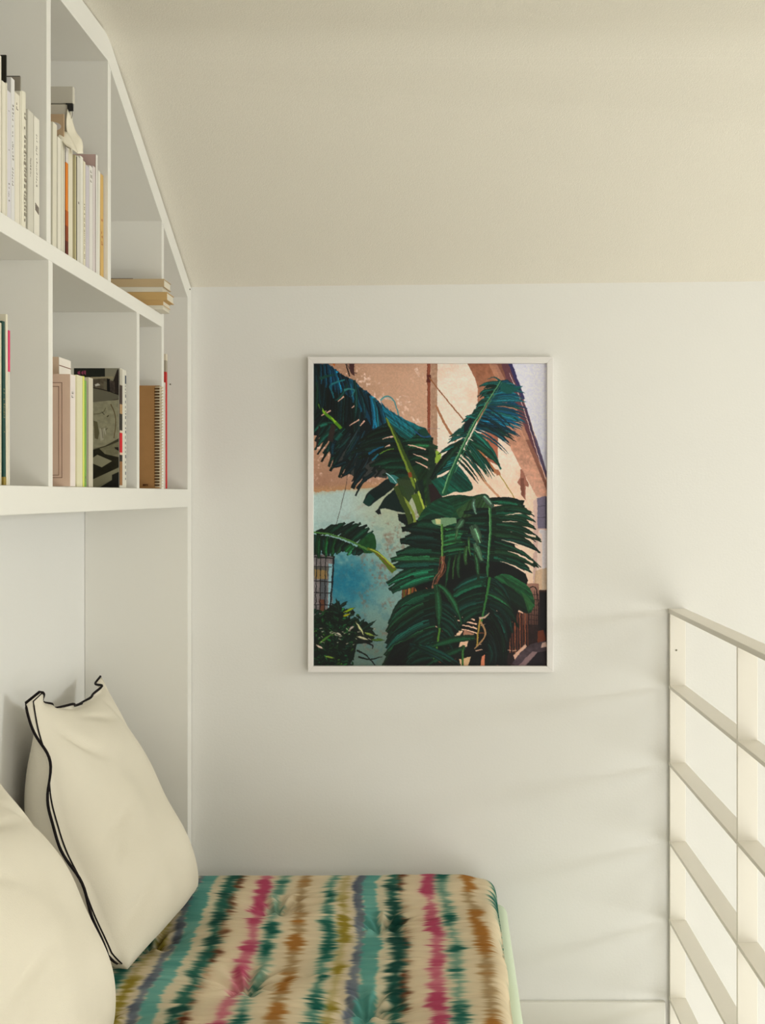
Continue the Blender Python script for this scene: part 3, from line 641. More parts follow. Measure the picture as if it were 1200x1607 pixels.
    # ---- small leaf at the left
    cv.fan([(492, 836), (520, 839), (548, 848), (574, 862)], [(500, 832), (549, 820), (580, 828), (590, 840)], 9, 9, [DG * 1.2, G, G * 0.8], (4, -4), 2, 0.35)
    cv.blob([(562, 850), (584, 836), (590, 850), (588, 864), (576, 868), (562, 862)], (24, 84, 36), noise=0.2)
    cv.fan([(492, 838), (520, 842), (548, 852), (572, 864)], [(494, 872), (514, 872), (538, 868), (562, 866)], 13, 9, [G * 1.1, G2 * 0.85, DG * 1.4, A3(20, 88, 40)], (-3, 3), 2, 0.45)
    K([(492, 834.5), (520, 838.5), (550, 848.5), (578, 862.5)], 2.4, 3, (80, 130, 56)); K([(576, 860), (590, 866), (604, 880), (619, 896)], 4, 10, (96, 116, 28)); K([(580, 861), (592, 866), (606, 878), (619, 890)], 1.4, 3, (168, 176, 62)); K([(590, 867), (606, 882), (618, 892)], 0.8, 0.8, (150, 80, 40))
    # ---- bush, lower left
    P([(492, 968), (505, 962), (520, 950), (532, 942), (540, 962), (552, 975), (575, 975), (590, 996), (584, 1008), (560, 1010), (556, 1030), (548, 1045), (492, 1045)], (9, 26, 20))
    for _ in range(620):
        x, y = rng.uniform(490, 592), rng.uniform(958, 1046)
        if y < 1040 - (x < 560) * 95 or x > 575 and y > 1012: 
            if x > 556: continue
        if x > 553 and y > 1006: continue
        a = rng.uniform(-3.6, 1.2); l = rng.uniform(4, 10); c = [A3(18, 70, 38), A3(12, 44, 28), A3(30, 96, 44), A3(16, 56, 40), A3(60, 120, 36)][rng.choice(5, p=[.3, .32, .2, .14, .04])]
        b = (x + math.cos(a) * l, y + math.sin(a) * l)
        cv.blade((x, y), ((x + b[0]) / 2 + 1, (y + b[1]) / 2 - 1), b, rng.uniform(2.2, 4.8), c * rng.uniform(0.35, 1.15), 0.05, 0.5, 0.5)
    for a, b in (((533, 962), (527, 938)), ((530, 955), (520, 946)), ((533, 952), (545, 943)), ((532, 962), (520, 958)), ((545, 978), (560, 968)), ((560, 985), (572, 970)), ((565, 990), (590, 973)), ((560, 984), (562, 969)), ((575, 998), (594, 996)), ((572, 990), (588, 985))):
        cv.blade(a, ((a[0] + b[0]) / 2 + 1, (a[1] + b[1]) / 2), b, 5.5, A3(16, 52, 36), 0.05, 0.35, 0.4)
    for a, b, c in (((539, 961), (558, 953), (150, 178, 20)), ((538, 967), (550, 963), (196, 196, 20)), ((572, 992), (588, 998), (170, 196, 80)), ((583, 1004), (604, 1004), (90, 130, 40)), ((558, 975), (572, 998), (190, 190, 130)), ((560, 998), (578, 1004), (206, 200, 150)), ((500, 1010), (522, 994), (90, 150, 50)), ((510, 1030), (526, 1033), (120, 150, 50)), ((527, 992), (536, 998), (200, 190, 160)), ((496, 1012), (508, 1018), (214, 190, 160)), ((548, 988), (556, 982), (214, 196, 170))):
        cv.blade(a, ((a[0] + b[0]) / 2, (a[1] + b[1]) / 2 - 1), b, 4.2, A3(*c), 0.05, 0.2, 0.4)
    for _ in range(26):
        x, y = rng.uniform(500, 590), rng.uniform(985, 1012); K([(x, y), (x + rng.uniform(2, 6), y + rng.uniform(-2, 3))], 1.6, 0.6, (200, 186, 150), 0.7)
    for a, c, b in (((560, 1020), (575, 1028), (590, 1045)), ((562, 1030), (580, 1034), (600, 1030)), ((570, 1006), (584, 1012), (584, 1018))): K([a, c, b], 3, 1.2, (22, 24, 24))
    # uneven outlines: shift every sample a little
    wy = (vnoise(h, w, 14, 71, 3) - 0.5) * 5.0 + (vnoise(h, w, 5, 72, 1) - 0.5) * 0.9; wx = (vnoise(h, w, 14, 73, 3) - 0.5) * 5.0 + (vnoise(h, w, 5, 74, 1) - 0.5) * 0.9
    jj, ii = np.meshgrid(np.arange(w), np.arange(h)); cv.a = cv.a[np.clip(ii + wy, 0, h - 1).astype(int), np.clip(jj + wx, 0, w - 1).astype(int)]
    img = cv.down(2)
    lum = img.mean(2, keepdims=True) / 255
    img = img * (0.72 + 0.35 * np.clip(lum * 1.7, 0, 1.05)) * A3(1.0, 1.02, 1.09)
    img = img * (1 + 0.10 * (vnoise(img.shape[0], img.shape[1], 3, 61, 2)[:, :, None] - 0.5))
    g = rng.randn(*img.shape[:2])[:, :, None] * 2.0
    return np.clip(img * 1.0 + g, 0, 255)

FRAME = mat('frame_white_wood', (240, 236, 232), 0.4, 0.35, bump=0.12, scale=60, stretch=(1, 1, 14))
pf = thing('picture_frame', (xw(675.5, YF), YF - 0.01, zw(808, YF)), 'large white framed colour photograph of banana leaves hanging on the end wall', 'picture')
PF = Under(pf)
YFf = YF - 0.026                  # front of the frame
fx0, fx1, fz0, fz1 = xw(483, YFf), xw(868, YFf), zw(1055, YFf), zw(560, YFf)
ix0, ix1, iz0, iz1 = xw(491.3, YFf), xw(858.2, YFf), zw(1045.6, YFf), zw(570, YFf)
def mitre(name, quad):
    """one side of the frame: quad (x, z) outer a, outer b, inner b, inner a"""
    bm = bmesh.new()
    a = [bm.verts.new((p[0], YFf, p[1])) for p in quad]; b = [bm.verts.new((p[0], YF - 0.0006, p[1])) for p in quad]
    bm.faces.new(a); bm.faces.new(b[::-1])
    for i in range(4): bm.faces.new([a[i], b[i], b[(i + 1) % 4], a[(i + 1) % 4]])
    PF(obj(name, bm, FRAME, bevel=0.0008))
mitre('frame_rail', [(fx0, fz1), (fx1, fz1), (ix1, iz1), (ix0, iz1)]); mitre('frame_rail', [(fx1, fz0), (fx0, fz0), (ix0, iz0), (ix1, iz0)])
mitre('frame_stile', [(fx1, fz1), (fx1, fz0), (ix1, iz0), (ix1, iz1)]); mitre('frame_stile', [(fx0, fz0), (fx0, fz1), (ix0, iz1), (ix0, iz0)])
PF(box('backing_board', ix0 - 0.0006, ix1 + 0.0006, YF - 0.012, YF - 0.002, iz0 - 0.0006, iz1 + 0.0006, FRAME))
img = paint_plant(); h, w_ = img.shape[:2]
yp = YF - 0.0126
gx = np.linspace(ix0 - 0.0006, ix1 + 0.0006, w_); gz = np.linspace(iz1 + 0.0006, iz0 - 0.0006, h)
Pp = np.zeros((h, w_, 3)); Pp[:, :, 0] = gx[None, :]; Pp[:, :, 1] = yp; Pp[:, :, 2] = gz[:, None]
pr = PF(grid_mesh('photo_print', Pp, img, vcol_mat('print_ink', 0.45, 0.25), smooth=False))
pr['label'] = 'colour photograph of torn banana leaves before peeling teal and terracotta walls'

# ------------------------------------------------------------------ bed, mattress and striped futon
SHEET = mat('pale_green_sheet', (214, 226, 200), 0.9, 0.1, bump=0.2, scale=300)
YBK = 3.14                       # back edge of the bed (just clear of the shelf end panel)
base = thing('daybed', (-0.38, 2.2, ZF), 'low white platform bed tucked into the niche under the bookshelf', 'bed')
B_ = Under(base)
B_(box('bed_panel', XL + 0.004, 0.13, 1.1, YBK, ZF + 0.06, ZF + 0.20, TRIM, bevel=0.003))
for x in (XL + 0.04, 0.08):
    for y in (1.14, YBK - 0.06): B_(box('leg', x - 0.02, x + 0.02, y - 0.02, y + 0.02, ZF + 0.0005, ZF + 0.06, TRIM))
ZM = -1.004
def rounded_slab(name, x0, x1, y0, y1, z0, z1, r, m, up=None):
    bm = bmesh.new(); add_box(bm, x0, x1, y0, y1, z0, z1)
    bmesh.ops.bevel(bm, geom=list(bm.edges), offset=r, segments=6, affect='EDGES', profile=0.5)
    return obj(name, bm, m, smooth=True)
mt = rounded_slab('mattress', XL + 0.006, 0.150, 1.1, YBK, ZF + 0.201, ZM, 0.03, SHEET)
tag(mt, 'mattress in a pale green sheet under the striped futon', 'mattress')

def sm(x, a, b):
    t = np.clip((x - a) / (b - a), 0, 1); return t * t * (3 - 2 * t)
def n1d(y, cell, seed, octaves=2):
    r = np.random.RandomState(seed); out = 0; tot = 0; amp = 1
    for o in range(octaves):
        c = cell / 2 ** o; g = r.rand(int(4.0 / c) + 4); t = y / c; k = np.floor(t).astype(int); f = t - k; f = f * f * (3 - 2 * f)
        out = out + amp * (g[k] * (1 - f) + g[k + 1] * f); tot += amp; amp *= 0.6
    return out / tot
FX0, FX1, FY0, FY1, FZT, FZB = XL + 0.008, 0.121, 1.25, YBK, -0.934, ZM + 0.002
ustep = 0.0022
us = np.arange(FX0, FX1 + ustep, ustep)
vs_ = np.concatenate([np.arange(FY0, 2.15, 0.02), np.arange(2.15, FY1 + 1e-6, 0.0021)])
U, V = np.meshgrid(us, vs_)
H = np.zeros_like(U)
TUFTS = [(-0.146, 2.81), (-0.146, 2.352), (-0.39, 2.474), (-0.39, 2.93), (-0.146, 1.90), (-0.39, 2.02), (-0.63, 2.70), (-0.63, 2.25)]
for (tx, ty) in TUFTS:
    dx, dy = U - tx, V - ty; r2 = dx * dx + dy * dy
    H -= 0.024 * np.exp(-r2 / 0.0011) + 0.024 * np.exp(-r2 / 0.012)
    ang = np.arctan2(dy, dx); rr = np.sqrt(r2)
    H += 0.0060 * np.sin(ang * 9 + tx * 40) * np.exp(-((rr - 0.045) / 0.035) ** 2)
    # pulled seam running across from each tuft
    H -= 0.015 * np.exp(-((V - ty - 0.02 * np.sin((U - tx) * 9)) / 0.006) ** 2) * np.exp(-(dx / 0.15) ** 2)
for k, yy in enumerate((2.99, 2.63, 2.56, 2.44, 2.30)):
    H -= 0.0065 * np.exp(-((V - yy - 0.012 * np.sin(U * 8 + k * 2)) / 0.004) ** 2) * (0.4 + 0.6 * np.sin(U * 7 + k) ** 2)
wr = vnoise(U.shape[0], U.shape[1], 30, 21, 3)
r_ = np.random.RandomState(5)
for k in range(110):          # fine wrinkles running across the stripes
    yy = 2.1 + r_.rand() * 1.05; x0 = FX0 + r_.rand() * 1.0; a = (r_.rand() - 0.5) * 0.5 - 0.12; L_ = 0.05 + r_.rand() * 0.12
    H += (0.0036 if k % 2 else -0.0036) * np.exp(-((V - yy - a * (U - x0)) / 0.0038) ** 2) * np.exp(-((U - x0) / L_) ** 2)
H += 0.006 * (vnoise(U.shape[0], U.shape[1], 90, 22, 2) - 0.5) + 0.004 * np.sin(V * 23) * sm(U, -0.2, 0.1)
# rolled edges
re = 0.034
def roll(d):                       # d: distance inside from the edge
    q = np.clip(1 - d / re, 0, 1); return -re * (1 - np.sqrt(np.clip(1 - q * q, 0, 1)))
dr = FX1 - U + 0.010 * (n1d(V, 0.12, 8) - 0.5) ; db = FY1 - V; dl = U - FX0; dn = V - FY0
H = H + roll(np.clip(dr, 0, 1)) + roll(np.clip(db, 0, 1)) * 0.9 + roll(np.clip(dl, 0, 1)) + roll(np.clip(dn, 0, 1))
H -= 0.012 * sm(U, 0.03, 0.10) * sm(V, 2.8, 3.14)
Z = FZT + H
P3 = np.stack([U - 0.0, V, Z], -1)
# skirt: drop the border ring to the mattress
top = P3.copy()
# ikat stripes in sRGB
cream = A3(226, 208, 176)
n_lo = vnoise(U.shape[0], U.shape[1], 40, 31, 3)[:, :, None]
COL = cream * (0.955 + 0.09 * n_lo) * np.ones(U.shape + (3,))
Uq = U - 0.033 * (3.12 - V) / 0.87
Uq = Uq + 0.006 * np.sin(V * 9) + 0.010 * (n1d(V, 0.16, 77)[..., :] - 0.5)
def streaks(seed, cv_, cu):
    """noise drawn out along the weft: short along v, long along u"""
    r = np.random.RandomState(seed); gv = (V[:, 0] - FY0) / cv_; gu = (us - FX0) / cu
    g = r.rand(int(gv.max()) + 3, int(gu.max()) + 3); a = gv.astype(int); b = gu.astype(int); fa = (gv - a)[:, None]; fb = (gu - b)[None, :]
    return (g[a][:, b] * (1 - fb) + g[a][:, b + 1] * fb) * (1 - fa) + (g[a + 1][:, b] * (1 - fb) + g[a + 1][:, b + 1] * fb) * fa
ST = [0.35 * streaks(300 + k, 0.0095, 0.07) + 0.40 * streaks(310 + k, 0.0042, 0.05) + 0.25 * streaks(320 + k, 0.0024, 0.03) for k in range(4)]
def stripe(u0, u1, c1, c2, seed, feather=0.010, per=0.07, gap=0.0):
    global COL
    cshift = (n1d(V, 0.045, seed + 3) - 0.5) * 0.010
    blk = n1d(V + 0.77, per, seed + 9, 2); hf = ST[seed % 4]
    jag = (n1d(V, 0.011, seed, 2) - 0.5) * feather * 0.9
    half = (u1 - u0) / 2 + (blk - 0.5) * 0.010
    d = half - np.abs(Uq - (u0 + u1) / 2 - cshift - jag)
    m = sm(d / feather + (hf - 0.5) * 2.6, -0.75, 0.75)
    k = sm(blk + 0.35 * (hf - 0.5), 0.34, 0.64)[:, :, None]
    col = A3(*c1) * k + A3(*c2) * (1 - k)
    m = (m * (1 - gap * (1 - k[:, :, 0])) * (0.86 + 0.12 * ST[(seed + 1) % 4]))[:, :, None]
    halo = (np.exp(-(np.clip(-d, 0, 1) / 0.015) ** 2) * np.clip(hf * 1.6 - 0.2, 0, 1))[:, :, None] * 0.34 * (1 - m)
    COL = COL * (1 - m - halo) + col * m + (A3(*c2) * 0.6 + cream * 0.4) * halo
TE = ((80, 150, 142), (104, 168, 158)); SL = ((78, 84, 104), (110, 116, 130)); DK = ((16, 64, 58), (34, 92, 80)); BR = ((88, 40, 22), (140, 86, 52))
PK = ((176, 62, 96), (200, 112, 128)); OC = ((160, 104, 44), (160, 132, 92)); OL = ((140, 122, 34), (168, 152, 92)); LG = ((18, 84, 74), (84, 138, 122))
for off in (0.0, -0.393, -0.786):
    q = int(off * -100)
    stripe(-0.250 + off, -0.230 + off, *OL, 116 + q, 0.012, per=0.08, gap=0.35)
    stripe(-0.214 + off, -0.194 + off, *SL, 101 + q, 0.008, per=0.09); stripe(-0.196 + off, -0.163 + off, *TE, 102 + q, 0.007, per=0.10)
    stripe(-0.116 + off, -0.102 + off, *BR, 106 + q, 0.014, per=0.06, gap=0.7); stripe(-0.138 + off, -0.111 + off, *DK, 104 + q, 0.014)
    stripe(-0.054 + off, -0.028 + off, *PK, 108 + q, 0.012, per=0.06); stripe(-0.016 + off, 0.006 + off, *LG, 110 + q, 0.014, per=0.065, gap=0.25)
    stripe(0.042 + off, 0.066 + off, *OC, 112 + q, 0.013, per=0.09, gap=0.15)
    stripe(0.110 + off, 0.132 + off, *LG, 115 + q, 0.014, per=0.08)
FUT = vcol_mat('futon_cotton', 0.92, 0.08, bump=0.25, scale=900)
# closed shell: bottom faces joined by a border strip
hh, ww = U.shape
padP = np.zeros((hh + 2, ww + 2, 3)); padP[1:-1, 1:-1] = top
padC = np.zeros((hh + 2, ww + 2, 3)); padC[1:-1, 1:-1] = COL
padP[0, 1:-1] = top[0]; padP[-1, 1:-1] = top[-1]; padP[1:-1, 0] = top[:, 0]; padP[1:-1, -1] = top[:, -1]
for a, b in (((0, 0), (0, 0)), ((0, -1), (0, -1)), ((-1, 0), (-1, 0)), ((-1, -1), (-1, -1))): padP[a] = top[b]
padC[0] = padC[1]; padC[-1] = padC[-2]; padC[:, 0] = padC[:, 1]; padC[:, -1] = padC[:, -2]
padP[0, :, 2] = padP[-1, :, 2] = FZB; padP[:, 0, 2] = padP[:, -1, 2] = FZB
futon = grid_mesh('futon', padP, padC, FUT)
tag(futon, 'thin tufted futon in cream cotton with blurred teal, pink, green and ochre stripes', 'futon')
tuftm = mat('tuft_thread', (190, 175, 140), 0.9, 0.1)
for (tx, ty) in TUFTS[:6]:
    bm = bmesh.new(); bmesh.ops.create_uvsphere(bm, u_segments=10, v_segments=6, radius=0.0035)
    i = int(np.argmin(abs(vs_ - ty))); j = int(np.argmin(abs(us - tx)))
    bmesh.ops.transform(bm, matrix=Matrix.Translation((tx, ty, float(Z[i, j]) + 0.0005)) @ Matrix.Diagonal((1.4, 1, 0.5, 1)), verts=bm.verts)
    obj('tuft', bm, tuftm, futon, smooth=True)

# ------------------------------------------------------------------ pillows
LINEN = mat('linen_cream', (236, 228, 209), 0.95, 0.05, bump=0.22, scale=420, var=0.012, vscale=6)
STITCH = mat('black_stitching', (26, 20, 20), 0.8, 0.2)
def make_pillow(name, corners, label, thick, seed, sag=0.05, bow=0.042, taper=0.34, back=1.5):
    """corners: bottom-near, bottom-far, top-far, top-near (world). Front face looks to +X."""
    BN, BF, TF, TN = [Vector(c) for c in corners]
    org = (BN + BF) / 2
    root = thing(name, org, label, 'pillow', 'linen pillows leaning in the niche')
    up = Under(root)
    n = 56
    rr = random.Random(seed)
    nrm = ((BF - BN).cross(TN - BN)).normalized()
    if nrm.x < 0: nrm = -nrm
    fl = 0.05                      # flange share of the half width
    def base(s, t):
        """s: near->far, t: bottom->top in [-1, 1]"""
        a = (s + 1) / 2; b = (t + 1) / 2
        p = BN.lerp(BF, a).lerp(TN.lerp(TF, a), b)
        # sides pulled in between the corners
        cen = (BN + BF + TF + TN) / 4
        es = (TF - TN).normalized(); et = ((TN + TF) - (BN + BF)).normalized()
        p -= es * s * 0.020 * (1 - t * t) * abs(s) ** 2
        p.x -= bow * math.sin(math.pi * b) * (0.6 - 0.4 * s)
        p -= et * sag * (1 - s * s) * max(0, t) ** 3
        p -= et * 0.0 * (1 - s * s) * max(0, -t) ** 3
        k = max(0, abs(s) - 0.86) / 0.14 * max(0, -t - 0.86) / 0.14       # soft lower corners
        p -= es * s * 0.03 * k; p += et * 0.02 * k
        return p
    def wave(s, t):
        # the free flange ripples on the top and near edges
        q = max(-s, t); k = max(0, (q - (1 - fl)) / fl)
        if -s > t: w_ = 0.019 * math.sin(t * 7.0 - 1.6) * (0.35 + 0.65 * max(0, t + 0.2)) + 0.003 * math.sin(t * 15 + 1)
        else: w_ = 0.010 * math.sin(s * 8 + seed) + 0.007 * math.sin(s * 19 + 1)
        return nrm * (w_ * k)
    def bulge(s, t):
        k = 1 - fl
        u = min(1, -s / k) if s < 0 else s; v = min(1, t / k) if t > 0 else -t
        f = ((1 - u ** 2.6) * (1 - v ** (2.0 if t > 0 else 3.4))) ** 0.60
        # fuller towards the bottom
        return f * (1.0 - taper * t)
    def crease(s, t, side):
        c = 0.0
        c += 0.006 * math.sin(7 * s + 3 * t + seed) * math.cos(5 * t - 2 * s)
        for (cs, ct, dx, dy, wd, am, ln) in CR:
            a = (s - cs) * dx + (t - ct) * dy; b = -(s - cs) * dy + (t - ct) * dx
            c -= 1.6 * am * math.exp(-(b / wd) ** 2) * math.exp(-(a / ln) ** 2)
        return c * bulge(s, t)
    CR = [(-0.55, 0.55, 0.8, -0.5, 0.05, 0.012, 0.28), (-0.5, -0.15, 0.9, 0.25, 0.035, 0.007, 0.22), (-0.6, -0.3, 0.7, 0.6, 0.03, 0.006, 0.12),
          (0.1, 0.72, 0.97, -0.2, 0.045, 0.010, 0.35), (-0.72, -0.72, 0.8, 0.3, 0.04, 0.010, 0.3), (0.65, 0.7, 0.5, -0.8, 0.05, 0.008, 0.25)]
    bm = bmesh.new()
    grids = []
    ts = [-1 + 2 * i / n for i in range(n + 1)]
    for side in (1, -back):
        g = []
        for t in ts:
            row = []
            for s in ts:
                d = thick * bulge(s, t) + crease(s, t, side) * (1 if side > 0 else 0.3)
                if side < 0: d *= 1 + 0.35 * max(0, -s) * (1 - s * s)
                p = base(s, t) + wave(s, t) + nrm * (side * d + (0.0009 if side > 0 else -0.0009))
                p.x = max(p.x, XL + 0.0135); p.z = max(p.z, ZB - 0.012)
                row.append(bm.verts.new(p))
            g.append(row)
        grids.append(g)
        for i in range(n):
            for j in range(n):
                q = [g[i][j], g[i][j + 1], g[i + 1][j + 1], g[i + 1][j]]
                bm.faces.new(q if side < 0 else q[::-1])
    A, Bb = grids
    loop = [(0, j) for j in range(n)] + [(i, n) for i in range(n)] + [(n, j) for j in range(n, 0, -1)] + [(i, 0) for i in range(n, 0, -1)]
    for k in range(len(loop)):
        a, b = loop[k], loop[(k + 1) % len(loop)]
        bm.faces.new([A[a[0]][a[1]], A[b[0]][b[1]], Bb[b[0]][b[1]], Bb[a[0]][a[1]]])
    cov = up(obj('cover', bm, LINEN, smooth=True))
    # black whip-stitched rim on the flange, doubled along the edge
    bm = bmesh.new()
    pts = []
    path = [(-1.0, t) for t in ts] + [(s, 1.0) for s in ts[1:]]
    for s, t in path: pts.append(base(s, t) + wave(s, t))
    tube(bm, pts, 0.0029, 6)
    up(obj('stitched_edging', bm, STITCH, smooth=True))['label'] = 'black whip-stitched edging'
    bm = bmesh.new(); pts2 = []
    for s, t in path[:n + 1]:
        s = -1 + fl * 0.62
        pts2.append(base(s, t) + wave(s, t) + nrm * 0.0022)
    tube(bm, pts2, 0.0016, 5)
    up(obj('seam_piping', bm, STITCH, smooth=True))['label'] = 'thin black seam line'
    return root
ZB = -0.915
make_pillow('pillow', [(-0.618, 2.405, ZB), (-0.578, 2.955, ZB), (-0.835, 3.07, -0.438), (-0.838, 2.57, -0.405)],
            'cream linen pillow with wavy black stitched edges, the farther one leaning against the niche wall', 0.080, 3)
make_pillow('pillow', [(-0.595, 1.60, ZB), (-0.572, 2.17, ZB), (-0.800, 2.235, -0.485), (-0.82, 1.70, -0.43)],
            'cream linen pillow nearest the viewer at the lower left corner of the photo', 0.104, 9, bow=-0.02, taper=0.12, back=1.1)

# ------------------------------------------------------------------ books
def bmat(rgb, rough=0.6):
    if min(rgb) > 120: g_ = sum(rgb) / 3; rgb = tuple(int(v * 0.78 + g_ * 0.22 + 2) for v in rgb)
    return mat('cover_%d_%d_%d' % rgb, rgb, rough, 0.25, bump=0.05, scale=120, var=0.015, vscale=20)
PAGES = mat('book_pages', (226, 218, 198), 0.9, 0.1, bump=0.3, scale=40, stretch=(1, 40, 1))
INK = mat('spine_ink', (140, 130, 114), 0.7, 0.2)
INKR = mat('spine_ink_red', (176, 96, 80), 0.7, 0.2)
Z1 = M1 + 0.0006; Z2 = L1 + 0.0006
XSP = -0.652
def book(x0, x1, ytop, shelf_z, cover, label, depth=0.17, recess=0.0, lean=0.0, group=None, letters=None, band=None, hard=True, cat='book', name='book', pages=PAGES, round_spine=False, band_d=0.02):
    xf = XSP - recess
    Y0 = -xf * F / (CX - x0); Y1 = -xf * F / (CX - x1)
    t = Y1 - Y0; hgt = zw(ytop, Y0) - shelf_z
    root = thing(name, (xf, Y0 + t / 2, shelf_z), label, cat, group)
    cm = bmat(cover)
    b = 0.0016 if hard and t > 0.008 else 0.0005
    xb = -depth
    # cover: U of two boards and a spine
    bm = bmesh.new()
    add_box(bm, xb, 0, -t / 2, -t / 2 + b, 0, hgt); add_box(bm, xb, 0, t / 2 - b, t / 2, 0, hgt)
    if round_spine:
        m = 7; pts = []
        for k in range(m + 1):
            a = -math.pi / 2 + math.pi * k / m; pts.append((0.004 * math.cos(a), (t / 2) * math.sin(a)))
        a_ = [bm.verts.new((p[0], p[1], 0)) for p in pts]; b_ = [bm.verts.new((p[0], p[1], hgt)) for p in pts]
        for k in range(m): bm.faces.new([a_[k], a_[k + 1], b_[k + 1], b_[k]])
        bm.faces.new(a_[::-1]); bm.faces.new(b_)
    else:
        add_box(bm, -b, 0.0002, -t / 2 + b, t / 2 - b, 0, hgt)
    obj('cover', bm, cm, root)
    pg = 0.002 if hard and t > 0.008 else 0.0003
    bm = bmesh.new(); add_box(bm, xb + pg, -b - 0.0002, -t / 2 + b, t / 2 - b, pg, hgt - pg - 0.0005)
    obj('page_block', bm, pages, root)
    if band:
        for i, (f0, f1, c) in enumerate(band):
            bm = bmesh.new(); add_box(bm, -band_d, 0.0006 + (0.004 if round_spine else 0), -t / 2 - (0.0003 if band_d > 0.01 else 0), t / 2 + 0.0003, hgt * f0, hgt * f1)
            obj('spine_band', bm, bmat(c), root)
    if letters:
        bm = bmesh.new(); rr = random.Random(int(x0 * 13 + ytop)); off = 0.0005 + (0.0042 if round_spine else 0)
        f0, f1, dens, big = letters[:4]; z = hgt * f1
        while z > hgt * f0:
            l = rr.uniform(0.0015, 0.004) * big
            if rr.random() < dens:
                wq = min(t * 0.22, 0.0025 * big); c = rr.uniform(-0.05, 0.05) * t
                add_box(bm, off - 0.0004, off, c - wq, c - wq * 0.4, z - l, z)
                if rr.random() < 0.6: add_box(bm, off - 0.0004, off, c - wq * 0.4, c + wq, z - l, z - l * 0.65)
                if rr.random() < 0.4: add_box(bm, off - 0.0004, off, c + wq * 0.5, c + wq, z - l, z)
            z -= l * 1.7
        if len(bm.verts): obj('spine_lettering', bm, letters[4] if len(letters) > 4 else INK, root)['kind'] = 'stuff'
        else: bm.free()
    if lean: root.rotation_euler = (lean, 0, 0)
    return root

g1 = 'books in the upper left compartment'; g2 = 'books in the upper middle compartment'; g3 = 'books in the lower left compartment'; g4 = 'books in the lower middle compartment'
CW = (232, 224, 200); CG = (214, 207, 188); LAV = (218, 212, 214)
# upper row, first visible compartment
book(-10, 2.0, 77, Z1, CW, 'tall cream book cut by the left edge of the photo, upper shelf', group=g1)
book(3.0, 9.0, 126, Z1, CW, 'cream book in front of the tall black one, upper left shelf', group=g1)
book(9.2, 10.5, 86, Z1, (40, 38, 30), 'tall black book standing behind a shorter cream one, upper left', group=g1, hard=False, band=((0.0, 0.83, CW),))
book(10.9, 17.0, 141, Z1, LAV, 'lavender-white book with thin grey line, upper left shelf', group=g1, letters=(0.1, 0.9, 0.15, 0.6))
book(17.3, 22.8, 121, Z1, (226, 222, 218), 'white spine with small grey and red lettering and a pale grey cover, upper left', group=g1, letters=(0.25, 0.82, 0.8, 0.9))
book(23.1, 30.6, 144, Z1, CW, 'cream double-ruled spine in front of a black-topped book, upper left', group=g1, letters=(0.9, 0.93, 1, 1.5))
book(31.0, 32.0, 119, Z1, (44, 40, 34), 'thin black book with grey edge poking up between cream ones, upper left', group=g1, hard=False, band=((0.0, 0.9, CW), (0.9, 0.995, (150, 140, 122))))
book(32.4, 38.4, 142, Z1, (232, 224, 198), 'cream round-topped spine with large dotted dark and red lettering, upper left', group=g1, letters=(0.04, 0.88, 0.85, 1.5), round_spine=True)
book(43.5, 52.2, 171, Z1, CG, 'pale grey clothbound book with wide grey cover, upper left shelf', group=g1, letters=(0.45, 0.62, 0.8, 0.8))
bk = book(53.2, 61.6, 181, Z1, (234, 228, 208), 'white book with three slanted dark bars at the foot of its spine, upper left', group=g1, letters=(0.42, 0.86, 0.8, 0.9))
Yb = bk.location.y
bm = bmesh.new()
for k in range(4):
    zc = zw(323 + k * 3.0, Yb) - Z1; vv = add_box(bm, 0.0003, 0.0009, -0.008, 0.009, zc - 0.0006, zc + 0.0006)
    for v in vv: v.co.z -= v.co.y * 0.28
obj('spine_emblem', bm, mat('emblem_brown', (80, 58, 38), 0.7, 0.2), bk)
# upper row, middle compartment
book(82.2, 88.6, 190, Z1, (228, 220, 194), 'cream book next to the white divider, left end of upper middle shelf', lean=-0.012, group=g2)
book(90.4, 95.6, 214, Z1, (232, 225, 204), 'cream book, second from divider, beneath the tan envelope book, upper middle', group=g2)
book(95.9, 99.4, 217, Z1, (222, 215, 190), 'narrow cream book left of the black and orange spines, upper middle', group=g2, hard=False)
tanb = book(99.8, 101.0, 179, Z1, (204, 168, 124), 'tall tan book with a blurred pale oval on its cover, upper middle shelf', group=g2, hard=False, depth=0.16, band=((0.0, 0.83, CW),))
bm = bmesh.new(); bmesh.ops.create_circle(bm, cap_ends=True, segments=28, radius=0.5)
ext = bmesh.ops.extrude_face_region(bm, geom=list(bm.faces)); 
for v in [e for e in ext['geom'] if isinstance(e, bmesh.types.BMVert)]: v.co.z += 0.012
tt = 0.5 * (0.652 * F / (CX - 101.0) - 0.652 * F / (CX - 99.8))
bmesh.ops.transform(bm, matrix=Matrix.Translation((-0.022, -tt - 0.0004, zw(199, 2.16) - Z1)) @ Matrix.Rotation(math.pi / 2, 4, 'X') @ Matrix.Diagonal((0.036, 0.016, 0.02, 1)), verts=bm.verts)
obj('cover_oval', bm, bmat((214, 206, 196)), tanb)
book(101.4, 102.3, 236, Z1, (30, 18, 18), 'very thin black spine left of the orange one, upper middle', lean=0.0, group=g2, hard=False)
book(102.8, 106.6, 230, Z1, (226, 130, 34), 'orange spine with a white top fading to dark brown at the foot', lean=0.0, group=g2, hard=False, band=((0.0, 0.14, (96, 34, 18)), (0.14, 0.28, (140, 62, 24)), (0.28, 0.42, (186, 92, 28)), (0.86, 1.002, (222, 214, 206))))
book(107.2, 113.4, 232, Z1, (230, 220, 188), 'cream book just right of the orange spine, upper middle', lean=0.0, group=g2)
book(117.8, 119.4, 243, Z1, (206, 194, 140), 'thin yellowish spine with dark edge, upper middle shelf', group=g2, hard=False)
